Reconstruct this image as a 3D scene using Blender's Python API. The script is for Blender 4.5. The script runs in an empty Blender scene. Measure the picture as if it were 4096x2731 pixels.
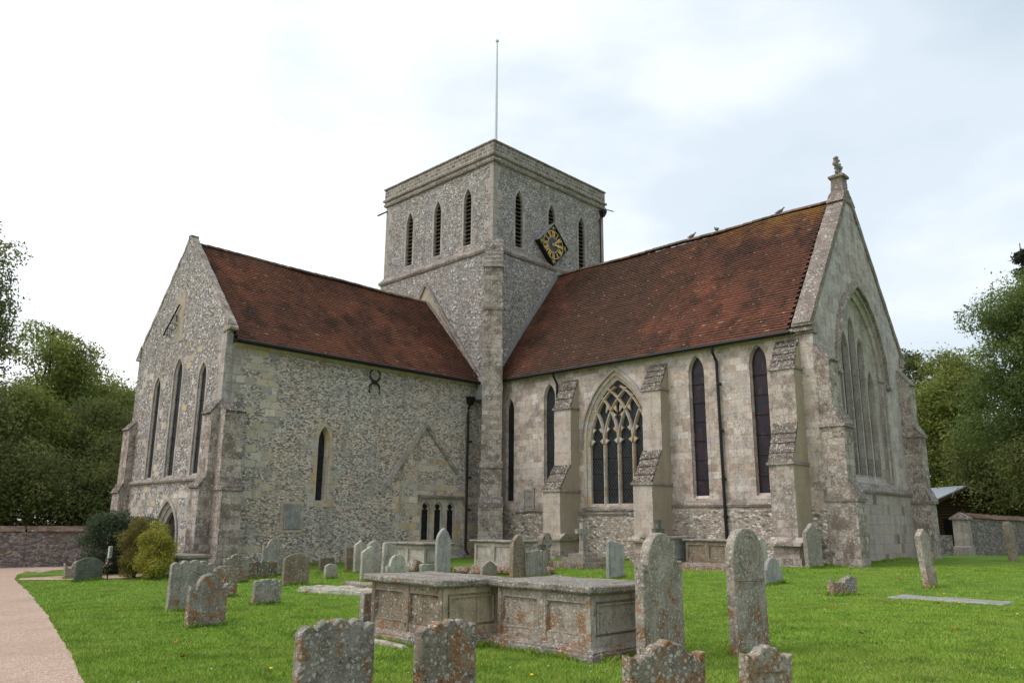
import bpy, bmesh, math, random
import numpy as np
from mathutils import Vector, Matrix, noise as mnoise
from mathutils.geometry import tessellate_polygon
random.seed(7)
SC = bpy.context.scene
COL = SC.collection
# ------------------------------------------------------------------ camera
cd = bpy.data.cameras.new('camera'); cam = bpy.data.objects.new('camera', cd); COL.objects.link(cam)
cd.sensor_width = 36; cd.lens = 27.845; cd.clip_start = .1; cd.clip_end = 3000
r_, u_, b_ = Vector((.714126, .699976, .0075606)), Vector((.1518758, -.1654711, .97445)), Vector((.6833432, -.6947318, -.2244767))
cam.matrix_world = Matrix(((r_.x, u_.x, b_.x, 26.0), (r_.y, u_.y, b_.y, -25.0419), (r_.z, u_.z, b_.z, 1.6), (0, 0, 0, 1)))
SC.camera = cam
CAM = Vector((26, -25.04, 1.6))
# ------------------------------------------------------------------ sky and sun (bright overcast)
SUN_EL, SUN_AZ = math.radians(48), math.radians(215)      # azimuth measured from +Y clockwise
w = bpy.data.worlds.new('World'); SC.world = w; w.use_nodes = True
wn, wl = w.node_tree.nodes, w.node_tree.links
bg = wn['Background']; bg.inputs['Strength'].default_value = .11
sky = wn.new('ShaderNodeTexSky'); sky.sky_type = 'NISHITA'; sky.sun_disc = False
sky.sun_elevation = SUN_EL; sky.sun_rotation = SUN_AZ
tcw = wn.new('ShaderNodeTexCoord')
mpw = wn.new('ShaderNodeMapping'); mpw.inputs['Scale'].default_value = (1.0, 1.0, 2.2); wl.new(tcw.outputs['Generated'], mpw.inputs['Vector'])
nz = wn.new('ShaderNodeTexNoise'); nz.inputs['Scale'].default_value = 1.7; nz.inputs['Detail'].default_value = 6; nz.inputs['Roughness'].default_value = .5
wl.new(mpw.outputs[0], nz.inputs['Vector'])
dp = wn.new('ShaderNodeVectorMath'); dp.operation = 'DOT_PRODUCT'; dp.inputs[1].default_value = (-.71, -.70, .12); wl.new(tcw.outputs['Generated'], dp.inputs[0])
ad = wn.new('ShaderNodeMath'); ad.operation = 'MULTIPLY_ADD'; ad.inputs[1].default_value = .42; wl.new(dp.outputs['Value'], ad.inputs[0]); wl.new(nz.outputs['Fac'], ad.inputs[2])
crw = wn.new('ShaderNodeValToRGB'); crw.color_ramp.interpolation = 'EASE'
els = crw.color_ramp.elements
els[0].position = .26; els[0].color = (5.0, 5.9, 6.7, 1)
els[1].position = .78; els[1].color = (12.5, 12.7, 13, 1)
e = els.new(.44); e.color = (6.3, 7.1, 7.8, 1)
e = els.new(.60); e.color = (8.3, 8.7, 9.1, 1)
wl.new(ad.outputs[0], crw.inputs['Fac'])
mxw = wn.new('ShaderNodeMix'); mxw.data_type = 'RGBA'; mxw.inputs[0].default_value = .93
wl.new(sky.outputs[0], mxw.inputs[6]); wl.new(crw.outputs[0], mxw.inputs[7]); wl.new(mxw.outputs[2], bg.inputs['Color'])
sl = bpy.data.lights.new('sun', 'SUN'); sl.energy = 1.05; sl.angle = math.radians(22); sl.color = (1, .97, .94)
so = bpy.data.objects.new('sun', sl); COL.objects.link(so)
sd = Vector((math.sin(SUN_AZ) * math.cos(SUN_EL), math.cos(SUN_AZ) * math.cos(SUN_EL), math.sin(SUN_EL)))
so.rotation_euler = sd.to_track_quat('Z', 'Y').to_euler(); so.location = (0, -40, 60)
SC.view_settings.view_transform = 'Standard'; SC.view_settings.look = 'None'
SC.view_settings.exposure = 0.24; SC.view_settings.gamma = 1

# ------------------------------------------------------------------ material helper
def lin(r, g=None, b=None):
    if g is None: g = b = r
    f = lambda c: (c / 255 / 12.92) if c / 255 < .04045 else ((c / 255 + .055) / 1.055) ** 2.4
    return (f(r), f(g), f(b), 1)
class NT:
    def __init__(s, name, rough=.9, spec=.2):
        s.m = bpy.data.materials.new(name); s.m.use_nodes = True; s.t = s.m.node_tree
        s.b = s.t.nodes['Principled BSDF']; s.b.inputs['Roughness'].default_value = rough
        s.b.inputs['Specular IOR Level'].default_value = spec
        s.tc = s.t.nodes.new('ShaderNodeTexCoord').outputs['Object']
    def n(s, typ, ins=None, **pr):
        nd = s.t.nodes.new(typ)
        for k, v in pr.items(): setattr(nd, k, v)
        for k, v in (ins or {}).items():
            if isinstance(v, bpy.types.NodeSocket): s.t.links.new(v, nd.inputs[k])
            else: nd.inputs[k].default_value = v
        return nd
    def map(s, v, scale=(1, 1, 1), loc=(0, 0, 0), rot=(0, 0, 0)): return s.n('ShaderNodeMapping', {0: v, 'Scale': scale, 'Location': loc, 'Rotation': rot}).outputs[0]
    def noise(s, v, sc, det=4, ro=.55, dist=0): return s.n('ShaderNodeTexNoise', {'Vector': v, 'Scale': sc, 'Detail': det, 'Roughness': ro, 'Distortion': dist}).outputs['Fac']
    def vor(s, v, sc, feat='F1', rnd=1): return s.n('ShaderNodeTexVoronoi', {'Vector': v, 'Scale': sc, 'Randomness': rnd}, feature=feat)
    def math(s, op, a, b=0, c=0, clamp=False): return s.n('ShaderNodeMath', {0: a, 1: b, 2: c}, operation=op, use_clamp=clamp).outputs[0]
    def mr(s, v, a, b, c=0, d=1): return s.n('ShaderNodeMapRange', {0: v, 1: a, 2: b, 3: c, 4: d}).outputs[0]
    def ramp(s, f, st, interp='LINEAR'):
        nd = s.n('ShaderNodeValToRGB', {0: f}); cr = nd.color_ramp; cr.interpolation = interp
        while len(cr.elements) < len(st): cr.elements.new(.5)
        for e, (p, c) in zip(cr.elements, st): e.position = p; e.color = c if len(c) == 4 else (*c, 1)
        return nd.outputs[0]
    def mix(s, f, a, b, bl='MIX'):
        return s.n('ShaderNodeMix', {0: f, 6: a, 7: b}, data_type='RGBA', blend_type=bl).outputs[2]
    def sep(s, v): return s.n('ShaderNodeSeparateXYZ', {0: v}).outputs
    def comb(s, x, y, z=0): return s.n('ShaderNodeCombineXYZ', {0: x, 1: y, 2: z}).outputs[0]
    def walluv(s):
        p = s.sep(s.tc); g = s.sep(s.n('ShaderNodeNewGeometry').outputs['True Normal'])
        ax = s.math('ABSOLUTE', g[0]); ay = s.math('ABSOLUTE', g[1])
        return s.comb(s.math('ADD', s.math('MULTIPLY', p[0], ay), s.math('MULTIPLY', p[1], ax)), p[2]), p, ax, ay
    def bump(s, h, st=.5, dist=.02): s.t.links.new(s.n('ShaderNodeBump', {'Height': h, 'Strength': st, 'Distance': dist}).outputs[0], s.b.inputs['Normal'])
    def out(s, c): s.t.links.new(c, s.b.inputs['Base Color']); return s.m
    def attr(s, nm): return s.n('ShaderNodeAttribute', attribute_name=nm).outputs['Fac']
    def orand(s): return s.n('ShaderNodeObjectInfo').outputs['Random']
WHITE = (1, 1, 1, 1); SAT = .82
def g3(v): return (v, v, v, 1)

def lichen_layers(t, col, vec, pale=.5, dark=.4, orange=0., zfade=None, sc=1.0):
    """pale crusty rosettes, dark specks and orange patches over a stone colour"""
    wv = t.n('ShaderNodeVectorMath', {0: vec, 1: t.n('ShaderNodeTexNoise', {'Vector': vec, 'Scale': 9 * sc, 'Detail': 2}).outputs['Color']}, operation='MULTIPLY_ADD')
    wv.inputs[2].default_value = (0, 0, 0)
    dis = t.n('ShaderNodeVectorMath', {0: t.n('ShaderNodeTexNoise', {'Vector': vec, 'Scale': 14 * sc, 'Detail': 3}).outputs['Color'], 1: (.055 / sc,) * 3}, operation='MULTIPLY').outputs[0]
    v2 = t.n('ShaderNodeVectorMath', {0: vec, 1: dis}, operation='ADD').outputs[0]
    if orange > 0:
        o = t.noise(v2, 5.0 * sc, 5, .62)
        if zfade is not None: o = t.math('ADD', o, zfade)
        om = t.mr(o, .64 - orange * .12, .73 - orange * .12)
        oc = t.ramp(t.noise(vec, 30 * sc, 3), [(.3, lin(116, 72, 44)), (.5, lin(154, 106, 60)), (.7, lin(146, 122, 96))])
        col = t.mix(t.math('MULTIPLY', om, .8), col, oc)
    if dark > 0:
        dm = t.mr(t.noise(v2, 17 * sc, 5, .7), .60 - .05 * dark, .68 - .05 * dark)
        dm = t.math('MULTIPLY', dm, t.mr(t.noise(vec, 2.2 * sc, 3), .35, .6))
        col = t.mix(t.math('MULTIPLY', dm, .8), col, lin(58, 52, 44))
    if pale > 0:
        for s_, th, cc in ((9 * sc, .27, lin(180, 176, 166)), (17 * sc, .30, lin(200, 196, 186)), (36 * sc, .32, lin(184, 180, 168))):
            v = t.vor(v2, s_)
            rm = t.mr(v.outputs['Distance'], th, th - .09)
            rr = t.mr(t.sep(v.outputs['Color'])[0], 1 - pale * .75, 1.02 - pale * .75)
            mm = t.math('MULTIPLY', rm, rr)
            mm = t.math('MULTIPLY', mm, t.mr(t.noise(vec, 2.1 * sc, 3), .30, .46))
            col = t.mix(t.math('MULTIPLY', mm, .85), col, cc)
    return col

def grave_mat(name, base, pale=.6, dark=.6, orange=.3, tint2=None, low=.35):
    t = NT(name)
    off = t.n('ShaderNodeVectorMath', {0: t.tc, 1: t.comb(t.math('MULTIPLY', t.orand(), 31), t.math('MULTIPLY', t.orand(), 17), 0)}, operation='ADD').outputs[0]
    c0 = t.ramp(t.noise(off, 3.2, 6, .65), [(.3, tuple(x * .62 for x in base[:3]) + (1,)), (.5, base), (.72, tint2 or tuple(min(1, x * 1.35) for x in base[:3]) + (1,))])
    c0 = t.mix(.55, c0, t.ramp(t.noise(off, 45, 4, .75), [(.25, g3(.35)), (.5, g3(.95)), (.75, g3(1.35))]), 'MULTIPLY')
    z = t.sep(t.tc)[2]
    st = t.noise(t.map(off, (9, 9, .7)), 1.6, 4, .6)
    c0 = t.mix(t.mr(st, .5, .7, 0, .45), c0, lin(92, 84, 72))
    c = lichen_layers(t, c0, off, pale, dark, orange, t.mr(z, .0, .9, low * .28, -.03) if orange > 0 else None)
    h = t.math('ADD', t.noise(off, 28, 5, .7), t.math('MULTIPLY', t.noise(off, 7, 3), .8))
    t.bump(h, 1, .025)
    return t.out(c)

def flint_mat(name, stones, mortar, sc=9, tint=None, blocks=None, block_cols=None, mw=.07, zs=1.6, lich=.3, patch=.5, bright=1.0):
    t = NT(name)
    uv, p, ax, ay = t.walluv()
    d = t.n('ShaderNodeVectorMath', {0: t.n('ShaderNodeTexNoise', {'Vector': t.tc, 'Scale': 5, 'Detail': 2}).outputs['Color'], 1: (.1, .1, .1)}, operation='MULTIPLY').outputs[0]
    v = t.map(t.n('ShaderNodeVectorMath', {0: t.tc, 1: d}, operation='ADD').outputs[0], (1, 1, zs))
    a = t.vor(v, sc); ed = t.vor(v, sc, 'DISTANCE_TO_EDGE').outputs['Distance']
    cs = t.sep(a.outputs['Color'])
    col = t.ramp(cs[0], stones, 'CONSTANT')
    col = t.mix(.5, col, t.ramp(t.noise(t.tc, 40, 3, .7), [(.3, g3(.6)), (.7, g3(1.3))]), 'MULTIPLY')
    gap = t.mr(ed, mw * .4, mw * 1.5)
    gap = t.math('MULTIPLY', gap, t.mr(t.noise(t.tc, 1.3, 4, .6), .30, .5, .45, 1))
    m2 = t.mix(t.noise(t.tc, 60, 3), mortar, tuple(x * .5 for x in mortar[:3]) + (1,))
    col = t.mix(gap, m2, col)
    h = t.math('MULTIPLY', gap, t.math('ADD', .5, cs[1]))
    if blocks:
        bt = t.n('ShaderNodeTexBrick', {'Vector': uv, 'Color1': (0, 0, 0, 1), 'Color2': (1, 1, 1, 1), 'Mortar': (.0, .0, .0, 1), 'Scale': 1, 'Mortar Size': .012, 'Mortar Smooth': .2, 'Brick Width': .44, 'Row Height': .27})
        br = t.sep(bt.outputs['Color'])[0]
        tot = None
        for (u0, u1, z0, z1, which, prob) in blocks:
            u = p[0] if which == 'x' else p[1]; aa = ay if which == 'x' else ax
            wob = t.mr(t.noise(t.tc, 1.4, 3), .3, .7, -.5, .5)
            uu = t.math('ADD', u, wob); zz = t.math('ADD', p[2], wob)
            m = t.math('MULTIPLY', t.mr(uu, u0 - .05, u0 + .05), t.mr(uu, u1 + .05, u1 - .05))
            m = t.math('MULTIPLY', m, t.math('MULTIPLY', t.mr(zz, z0 - .05, z0 + .05), t.mr(zz, z1 + .05, z1 - .05)))
            m = t.math('MULTIPLY', m, t.mr(aa, .5, .6))
            m = t.math('MULTIPLY', m, t.mr(br, 1 - prob, 1.01 - prob))
            tot = m if tot is None else t.math('MAXIMUM', tot, m)
        tot = t.math('MULTIPLY', tot, t.mr(bt.outputs['Fac'], .6, .3))
        bc = t.ramp(t.math('FRACT', t.math('MULTIPLY', br, 7.3)), block_cols)
        bc = t.mix(.5, bc, t.ramp(t.noise(t.tc, 18, 5, .7), [(.3, g3(.7)), (.7, g3(1.2))]), 'MULTIPLY')
        col = t.mix(tot, col, bc); h = t.mix(tot, h, g3(.9))
        h = t.sep(h)[0]
    big = t.ramp(t.noise(t.tc, .55, 5, .6), tint or [(.3, (1.0, .93, .84, 1)), (.5, (1, 1, 1, 1)), (.7, (.86, .9, .95, 1))])
    col = t.mix(patch, col, big, 'MULTIPLY')
    # patched-up render areas where mortar covers the flints
    pm = t.mr(t.noise(t.tc, 1.1, 6, .62), .58, .66, 0, .65)
    col = t.mix(pm, col, m2)
    col = t.mix(t.mr(t.noise(t.map(t.tc, (1.6, 1.6, .25), loc=(5, 2, 0)), 1.3, 5, .65), .54, .70, 0, .45), col, lin(96, 92, 84))
    if lich: col = lichen_layers(t, col, t.tc, lich, lich, 0, sc=.8)
    col = t.n('ShaderNodeHueSaturation', {'Color': t.mix(1, col, (1.28, 1.22, 1.26, 1), 'MULTIPLY'), 'Saturation': .88}).outputs[0]
    if bright != 1: col = t.mix(1, col, g3(bright), 'MULTIPLY')
    t.bump(h, .75, .03)
    return t.out(col)

def ashlar_mat(name, cols, mortar, bw=.42, bh=.24, ms=.01, lich=.3, orange=0., streak=.3, fine=.45, off=.5, tint=None, z_or=None, mfac=.8, xface=None, blot=.4):
    t = NT(name)
    uv, p, ax, ay = t.walluv()
    dn = t.n('ShaderNodeVectorMath', {0: t.n('ShaderNodeTexNoise', {'Vector': t.tc, 'Scale': 1.3, 'Detail': 2}).outputs['Color'], 1: (.05, .03, 0)}, operation='MULTIPLY').outputs[0]
    uv2 = t.n('ShaderNodeVectorMath', {0: uv, 1: dn}, operation='ADD').outputs[0]
    bt = t.n('ShaderNodeTexBrick', {'Vector': uv2, 'Color1': (0, 0, 0, 1), 'Color2': (1, 1, 1, 1), 'Mortar': (.5, .5, .5, 1), 'Scale': 1, 'Mortar Size': ms, 'Mortar Smooth': .3, 'Brick Width': bw, 'Row Height': bh}, offset=off, squash=.8, squash_frequency=3)
    br = t.sep(bt.outputs['Color'])[0]
    col = t.ramp(br, cols)
    col = t.mix(fine, col, t.ramp(t.noise(t.tc, 22, 6, .75), [(.3, g3(.6)), (.5, g3(1)), (.7, g3(1.25))]), 'MULTIPLY')
    col = t.mix(t.math('MULTIPLY', bt.outputs['Fac'], mfac), col, mortar)
    if streak:
        sn = t.noise(t.map(t.tc, (2.2, 2.2, .22)), 2, 5, .6)
        col = t.mix(t.mr(sn, .48, .72, 0, streak), col, lin(96, 92, 86))
    col = t.mix(.6, col, t.ramp(t.noise(t.tc, .7, 5, .6), tint or [(.3, (1, .92, .84, 1)), (.5, WHITE), (.7, (.88, .93, 1, 1))]), 'MULTIPLY')
    zf = None
    if z_or: zf = t.mr(p[2], z_or[0], z_or[1], .08, -.15)
    if lich or orange: col = lichen_layers(t, col, t.tc, lich, lich, orange, zf, sc=.75)
    if blot:   # brown-grey crusts in irregular patches
        bn = t.noise(t.tc, 1.5, 8, .72)
        col = t.mix(t.mr(bn, .50, .62, 0, blot), col, lin(112, 98, 86))
        col = t.mix(t.mr(t.noise(t.tc, 6.5, 6, .75), .56, .64, 0, blot * .9), col, lin(74, 68, 63))
        col = t.mix(t.mr(t.noise(t.tc, 4.1, 7, .75), .58, .66, 0, blot * .9), col, lin(206, 202, 194))
    if xface:   # the sheltered east-facing sides are smooth and ochre
        xm = t.mr(t.sep(t.n('ShaderNodeNewGeometry').outputs['True Normal'])[0], .75, .95, 0, .8)
        col = t.mix(xm, col, t.mix(.4, xface, t.ramp(t.noise(t.map(t.tc, (2, 2, .5)), 1.6, 5, .6), [(.3, g3(.75)), (.7, g3(1.15))]), 'MULTIPLY'))
    h = t.math('ADD', t.math('MULTIPLY', t.noise(t.tc, 26, 5, .7), .6), t.math('MULTIPLY', bt.outputs['Fac'], -.8))
    col = t.n('ShaderNodeHueSaturation', {'Color': t.mix(1, col, (1.12, 1.05, 1.07, 1), 'MULTIPLY'), 'Saturation': SAT}).outputs[0]
    t.bump(h, .5, .02)
    return t.out(col)

F_ST = [(0, lin(92, 90, 88)), (.12, lin(132, 128, 124)), (.30, lin(152, 148, 142)), (.50, lin(172, 168, 162)), (.66, lin(146, 136, 124)), (.80, lin(206, 204, 200)), (.93, lin(106, 100, 96))]
F_SR = [(0, lin(102, 94, 88)), (.12, lin(158, 146, 130)), (.36, lin(178, 168, 152)), (.55, lin(194, 188, 176)), (.74, lin(148, 134, 120)), (.90, lin(210, 206, 198))]
BLK = [(0, lin(158, 148, 128)), (.35, lin(180, 170, 150)), (.6, lin(172, 154, 112)), (.8, lin(140, 138, 138)), (1, lin(192, 184, 166))]
M = {}
TINT_G = [(.34, (1.10, .96, .88, 1)), (.45, (.86, .85, .80, 1)), (.55, (1.02, 1.03, 1.03, 1)), (.66, (.80, .83, .88, 1))]
TINT_T = [(.34, (1.10, .99, .84, 1)), (.44, (1.10, 1.0, .94, 1)), (.53, (.90, .95, .96, 1)), (.62, (1.0, .98, .96, 1)), (.70, (.78, .82, .90, 1))]
M['flint_tower'] = flint_mat('tower_flint', F_ST, lin(148, 142, 132), 11.5, lich=.35, patch=.8, tint=TINT_G)
M['flint_gable'] = flint_mat('gable_flint', F_ST, lin(150, 140, 128), 10.5, tint=TINT_G, blocks=[(-9, 0, -.5, 2.75, 'x', .62), (-9, 0, 3.2, 8, 'x', .12)], block_cols=BLK, lich=.4, patch=.6)
M['flint_transept'] = flint_mat('transept_flint', F_SR[:4] + [(.70, lin(116, 108, 102)), (.78, lin(204, 196, 184))], lin(168, 158, 144), 9.5, tint=TINT_T, blocks=[(-12.6, -10.2, 3.0, 9, 'y', .5), (-12.6, -10.6, -1, 3.3, 'y', .6), (-4.6, 0, -1, 3.4, 'y', .55), (-3.6, -1.6, 3, 4.3, 'y', .4)], block_cols=BLK, lich=.22, zs=2.1, patch=.7)
M['rubble'] = flint_mat('coursed_rubble', F_SR, lin(160, 148, 130), 6.5, zs=2.2, lich=.25, mw=.09)
M['boundary_flint'] = flint_mat('boundary_flint', [(0, lin(92, 90, 92)), (.3, lin(128, 124, 122)), (.6, lin(150, 140, 126)), (.85, lin(110, 92, 78))], lin(128, 118, 106), 7, zs=2.2, lich=.15)
M['ashlar'] = ashlar_mat('chancel_ashlar', [(0, lin(164, 142, 122)), (.3, lin(186, 170, 150)), (.55, lin(200, 188, 172)), (.8, lin(170, 158, 148)), (1, lin(212, 204, 192))], lin(140, 124, 108), .46, .25, .008, lich=.45, streak=.3, blot=.6, fine=.6, mfac=.55)
M['ashlar_east'] = ashlar_mat('east_gable_ashlar', [(0, lin(160, 150, 144)), (.5, lin(174, 166, 160)), (1, lin(186, 180, 174))], lin(150, 140, 132), .5, .3, .006, lich=.3, streak=.5, fine=.55, mfac=.25, tint=[(.36, (1.04, .90, .82, 1)), (.5, (1, .97, .96, 1)), (.66, (.86, .88, .94, 1))], blot=.55)
M['ashlar_plinth'] = ashlar_mat('east_plinth_ashlar', [(0, lin(120, 100, 84)), (.16, lin(160, 150, 138)), (.55, lin(166, 158, 150)), (.84, lin(172, 154, 128)), (1, lin(164, 160, 154))], lin(122, 112, 102), .36, .34, .008, lich=.15, streak=.4, blot=.25, mfac=.5)
M['ashlar_lichen'] = ashlar_mat('weathered_buttress_ashlar', [(0, lin(144, 130, 116)), (.5, lin(170, 156, 140)), (1, lin(184, 174, 160))], lin(124, 114, 102), .4, .26, .009, lich=.85, orange=.0, streak=.4, fine=.8, mfac=.45, blot=.7, xface=lin(158, 144, 112))
M['ashlar_rough'] = ashlar_mat('flinty_buttress_stone', [(0, lin(120, 108, 96)), (.5, lin(160, 146, 130)), (1, lin(176, 168, 156))], lin(112, 102, 90), .34, .22, .012, lich=.95, orange=.0, streak=.4, fine=.85, mfac=.4, blot=.9)
M['cap_stone'] = ashlar_mat('mossy_set_off_stone', [(0, lin(78, 70, 60)), (.5, lin(100, 92, 80)), (1, lin(120, 112, 98))], lin(60, 54, 46), .4, .2, .012, lich=1.0, orange=.02, streak=.2, fine=.9, blot=.6)
M['ashlar_clean'] = ashlar_mat('smooth_buttress_ashlar', [(0, lin(172, 156, 138)), (.5, lin(186, 172, 154)), (1, lin(182, 174, 162))], lin(144, 130, 114), .55, .3, .006, lich=.35, streak=.35, fine=.5, mfac=.5, blot=.35, xface=lin(154, 142, 116))
M['dressed'] = ashlar_mat('dressed_stone', [(0, lin(186, 158, 104)), (.35, lin(178, 164, 134)), (.6, lin(176, 168, 150)), (1, lin(182, 178, 168))], lin(132, 120, 100), .4, .34, .006, lich=.15, streak=.3, fine=.35)
M['dressed_grey'] = ashlar_mat('grey_dressed_stone', [(0, lin(152, 144, 132)), (.5, lin(164, 156, 146)), (1, lin(172, 166, 156))], lin(126, 118, 108), .4, .34, .006, lich=.3, streak=.5, fine=.4)
M['coping'] = ashlar_mat('coping_stone', [(0, lin(108, 98, 88)), (.5, lin(124, 114, 102)), (1, lin(136, 126, 114))], lin(110, 100, 86), .8, .8, .006, lich=.9, orange=.02, streak=.3, fine=.9, blot=.8)
M['parapet'] = ashlar_mat('parapet_blocks', [(0, lin(96, 86, 76)), (.4, lin(120, 110, 98)), (.7, lin(140, 134, 124)), (1, lin(108, 104, 98))], lin(188, 180, 162), .34, .19, .018, lich=.3, streak=.3, fine=.6)
M['string'] = ashlar_mat('string_course_stone', [(0, lin(120, 110, 100)), (.5, lin(136, 126, 116)), (1, lin(150, 140, 128))], lin(100, 92, 80), .7, .7, .006, lich=.85, orange=.02, streak=.3, fine=.9, blot=.7)
M['plaster'] = ashlar_mat('old_gable_render', [(0, lin(158, 146, 122)), (1, lin(168, 156, 132))], lin(150, 140, 118), 3, 3, .002, lich=.05, streak=.5, fine=.3)
def simple(name, col, rough=.6, metal=0, var=.3, sc=8, bump=0, spec=.3):
    t = NT(name, rough, spec); t.b.inputs['Metallic'].default_value = metal
    c = t.mix(var, col, t.ramp(t.noise(t.tc, sc, 5, .65), [(.3, g3(.45)), (.5, g3(1)), (.7, g3(1.4))]), 'MULTIPLY')
    if bump: t.bump(t.noise(t.tc, sc * 3, 4), bump, .01)
    return t.out(c)
M['lead'] = simple('lead_sheet', lin(138, 140, 142), .5, 0, .35, 4)
M['iron'] = simple('black_iron', lin(34, 34, 36), .45, 0, .3, 10)
M['gutter'] = simple('black_gutter', lin(26, 25, 26), .5)
M['pole'] = simple('white_painted_pole', lin(212, 212, 214), .5, 0, .1)
M['wood_louvre'] = simple('weathered_louvre_wood', lin(96, 86, 76), .85, 0, .5, 12)
M['dark'] = simple('dark_interior', lin(14, 14, 15), .95)
M['door'] = simple('old_oak_door', lin(42, 32, 26), .8, 0, .5, 10)
M['gold'] = simple('gilding', lin(226, 186, 104), .35, .55, .2, 20)
M['clock_black'] = simple('black_clock_board', lin(24, 23, 26), .5, 0, .2)
M['clock_grey'] = simple('grey_clock_disc', lin(72, 74, 80), .6, 0, .15)
M['bark'] = simple('tree_bark', lin(74, 64, 50), .95, 0, .6, 6, .6)
M['hut_roof'] = simple('pale_sheet_roof', lin(160, 168, 178), .4, 0, .1)
M['hut_wood'] = simple('dark_log_cladding', lin(66, 50, 40), .8, 0, .5, 9)
M['notice'] = simple('orange_notice_board', lin(206, 142, 62), .6, 0, .1)
M['white_paint'] = simple('white_notice', lin(222, 222, 220), .5, 0, .05)
M['tablet'] = grave_mat('grey_tablet_stone', lin(158, 154, 150), .25, .3, 0)

def roof_mat(name, stops, dark=.5, zone=None, yellow=None):
    t = NT(name, .85, .25)
    r = t.attr('rnd')
    c = t.ramp(t.math('ABSOLUTE', r), stops)
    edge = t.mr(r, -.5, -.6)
    c = t.mix(.5, c, t.ramp(t.noise(t.tc, 30, 3, .7), [(.3, g3(.65)), (.7, g3(1.3))]), 'MULTIPLY')
    b = t.noise(t.map(t.tc, (1, 1, .45)), .42, 6, .62)
    c = t.mix(dark, c, t.ramp(b, [(.34, (.45, .46, .48, 1)), (.50, (.85, .85, .86, 1)), (.64, (1.35, 1.12, 1, 1))]), 'MULTIPLY')
    # dark algae stain
    m = t.mr(t.noise(t.map(t.tc, (1, 1, .6)), 1.1, 7, .7), .47, .62, 0, .72)
    c = t.mix(m, c, lin(58, 48, 42))
    p = t.sep(t.tc)
    if zone:
        for (ax, a0, a1, colr, amt) in zone:
            q = t.math('ADD', p[ax], t.mr(t.noise(t.tc, .5, 5, .6), .3, .7, -1.6, 1.6))
            mm = t.math('MULTIPLY', t.mr(q, a0 - .8, a0 + .8), t.mr(q, a1 + .8, a1 - .8))
            c = t.mix(t.math('MULTIPLY', mm, amt), c, t.mix(.5, colr, c, 'MULTIPLY'))
    sp = t.vor(t.tc, 5); c = t.mix(t.math('MULTIPLY', t.mr(sp.outputs['Distance'], .22, .12), t.mr(t.sep(sp.outputs['Color'])[0], .82, .86)), c, lin(172, 160, 140))
    if yellow:
        z0, z1, x0, x1 = yellow
        mm = t.math('MULTIPLY', t.mr(t.math('ADD', p[2], t.mr(t.noise(t.tc, 2.2, 5, .7), .3, .7, -1.1, 1.1)), z0, z1), t.mr(p[0], x0, x1))
        c = t.mix(t.math('MULTIPLY', mm, .75), c, lin(158, 118, 52))
    c = t.mix(t.math('MULTIPLY', edge, .6), c, lin(46, 34, 30))  # shadow line under each tile course, painted dark on the front faces
    t.bump(t.noise(t.tc, 45, 3), .3, .01)
    return t.out(c)
M['tiles_transept'] = roof_mat('red_plain_tiles', [(0, lin(82, 56, 48)), (.3, lin(112, 68, 54)), (.6, lin(128, 78, 60)), (.85, lin(148, 94, 72)), (1, lin(190, 150, 124))], .55, [(1, -2.6, 2, lin(96, 66, 54), .6)])
M['tiles_chancel'] = roof_mat('brown_plain_tiles', [(0, lin(76, 54, 44)), (.35, lin(112, 70, 56)), (.7, lin(126, 80, 62)), (1, lin(164, 130, 108))], .6, [(0, 2.4, 8.0, lin(112, 88, 72), .75)], (13.2, 14.3, 8, 13))
M['tiles_cap'] = roof_mat('wall_cap_tiles', [(0, lin(96, 78, 68)), (.5, lin(122, 96, 80)), (1, lin(124, 112, 98))], .5)

def glass_mat(name, base, lat=9, line=lin(92, 94, 92), amt=.5, stained=False):
    t = NT(name, .25, .22)
    uv, p, ax, ay = t.walluv(); s = t.sep(uv)
    a = t.math('FRACT', t.math('MULTIPLY', t.math('ADD', t.math('MULTIPLY', s[0], 1.5), s[1]), lat / 1.5))
    b = t.math('FRACT', t.math('MULTIPLY', t.math('SUBTRACT', t.math('MULTIPLY', s[0], 1.5), s[1]), lat / 1.5))
    l = t.math('MAXIMUM', t.mr(t.math('ABSOLUTE', t.math('SUBTRACT', a, .5)), .40, .46), t.mr(t.math('ABSOLUTE', t.math('SUBTRACT', b, .5)), .40, .46))
    c = base
    if stained:
        v = t.vor(t.map(t.tc, (1, 1, .6)), 7)
        c = t.mix(.7, base, t.ramp(t.sep(v.outputs['Color'])[0], [(0, lin(38, 26, 34)), (.3, lin(56, 32, 40)), (.55, lin(36, 36, 46)), (.8, lin(62, 50, 54)), (.93, lin(30, 30, 32))], 'CONSTANT'))
    else:
        c = t.mix(.5, base, t.ramp(t.noise(t.tc, 5, 3), [(.35, lin(16, 17, 20)), (.65, lin(48, 50, 56))]))
    c = t.mix(t.math('MULTIPLY', l, amt), c, line)
    t.b.inputs['Roughness'].default_value = .35
    t.bump(t.noise(t.tc, 9, 2), .25, .02)
    return t.out(c)
M['glass'] = glass_mat('leaded_glass', lin(26, 27, 30), 7.5, amt=.55)
M['glass_plain'] = glass_mat('dark_leaded_glass', lin(16, 17, 20), 8, amt=.12)
M['glass_stained'] = glass_mat('stained_glass', lin(40, 32, 38), 8, amt=.05, stained=True)
M['glass_east'] = glass_mat('blue_grey_glass', lin(104, 108, 118), 7, amt=.12)

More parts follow.
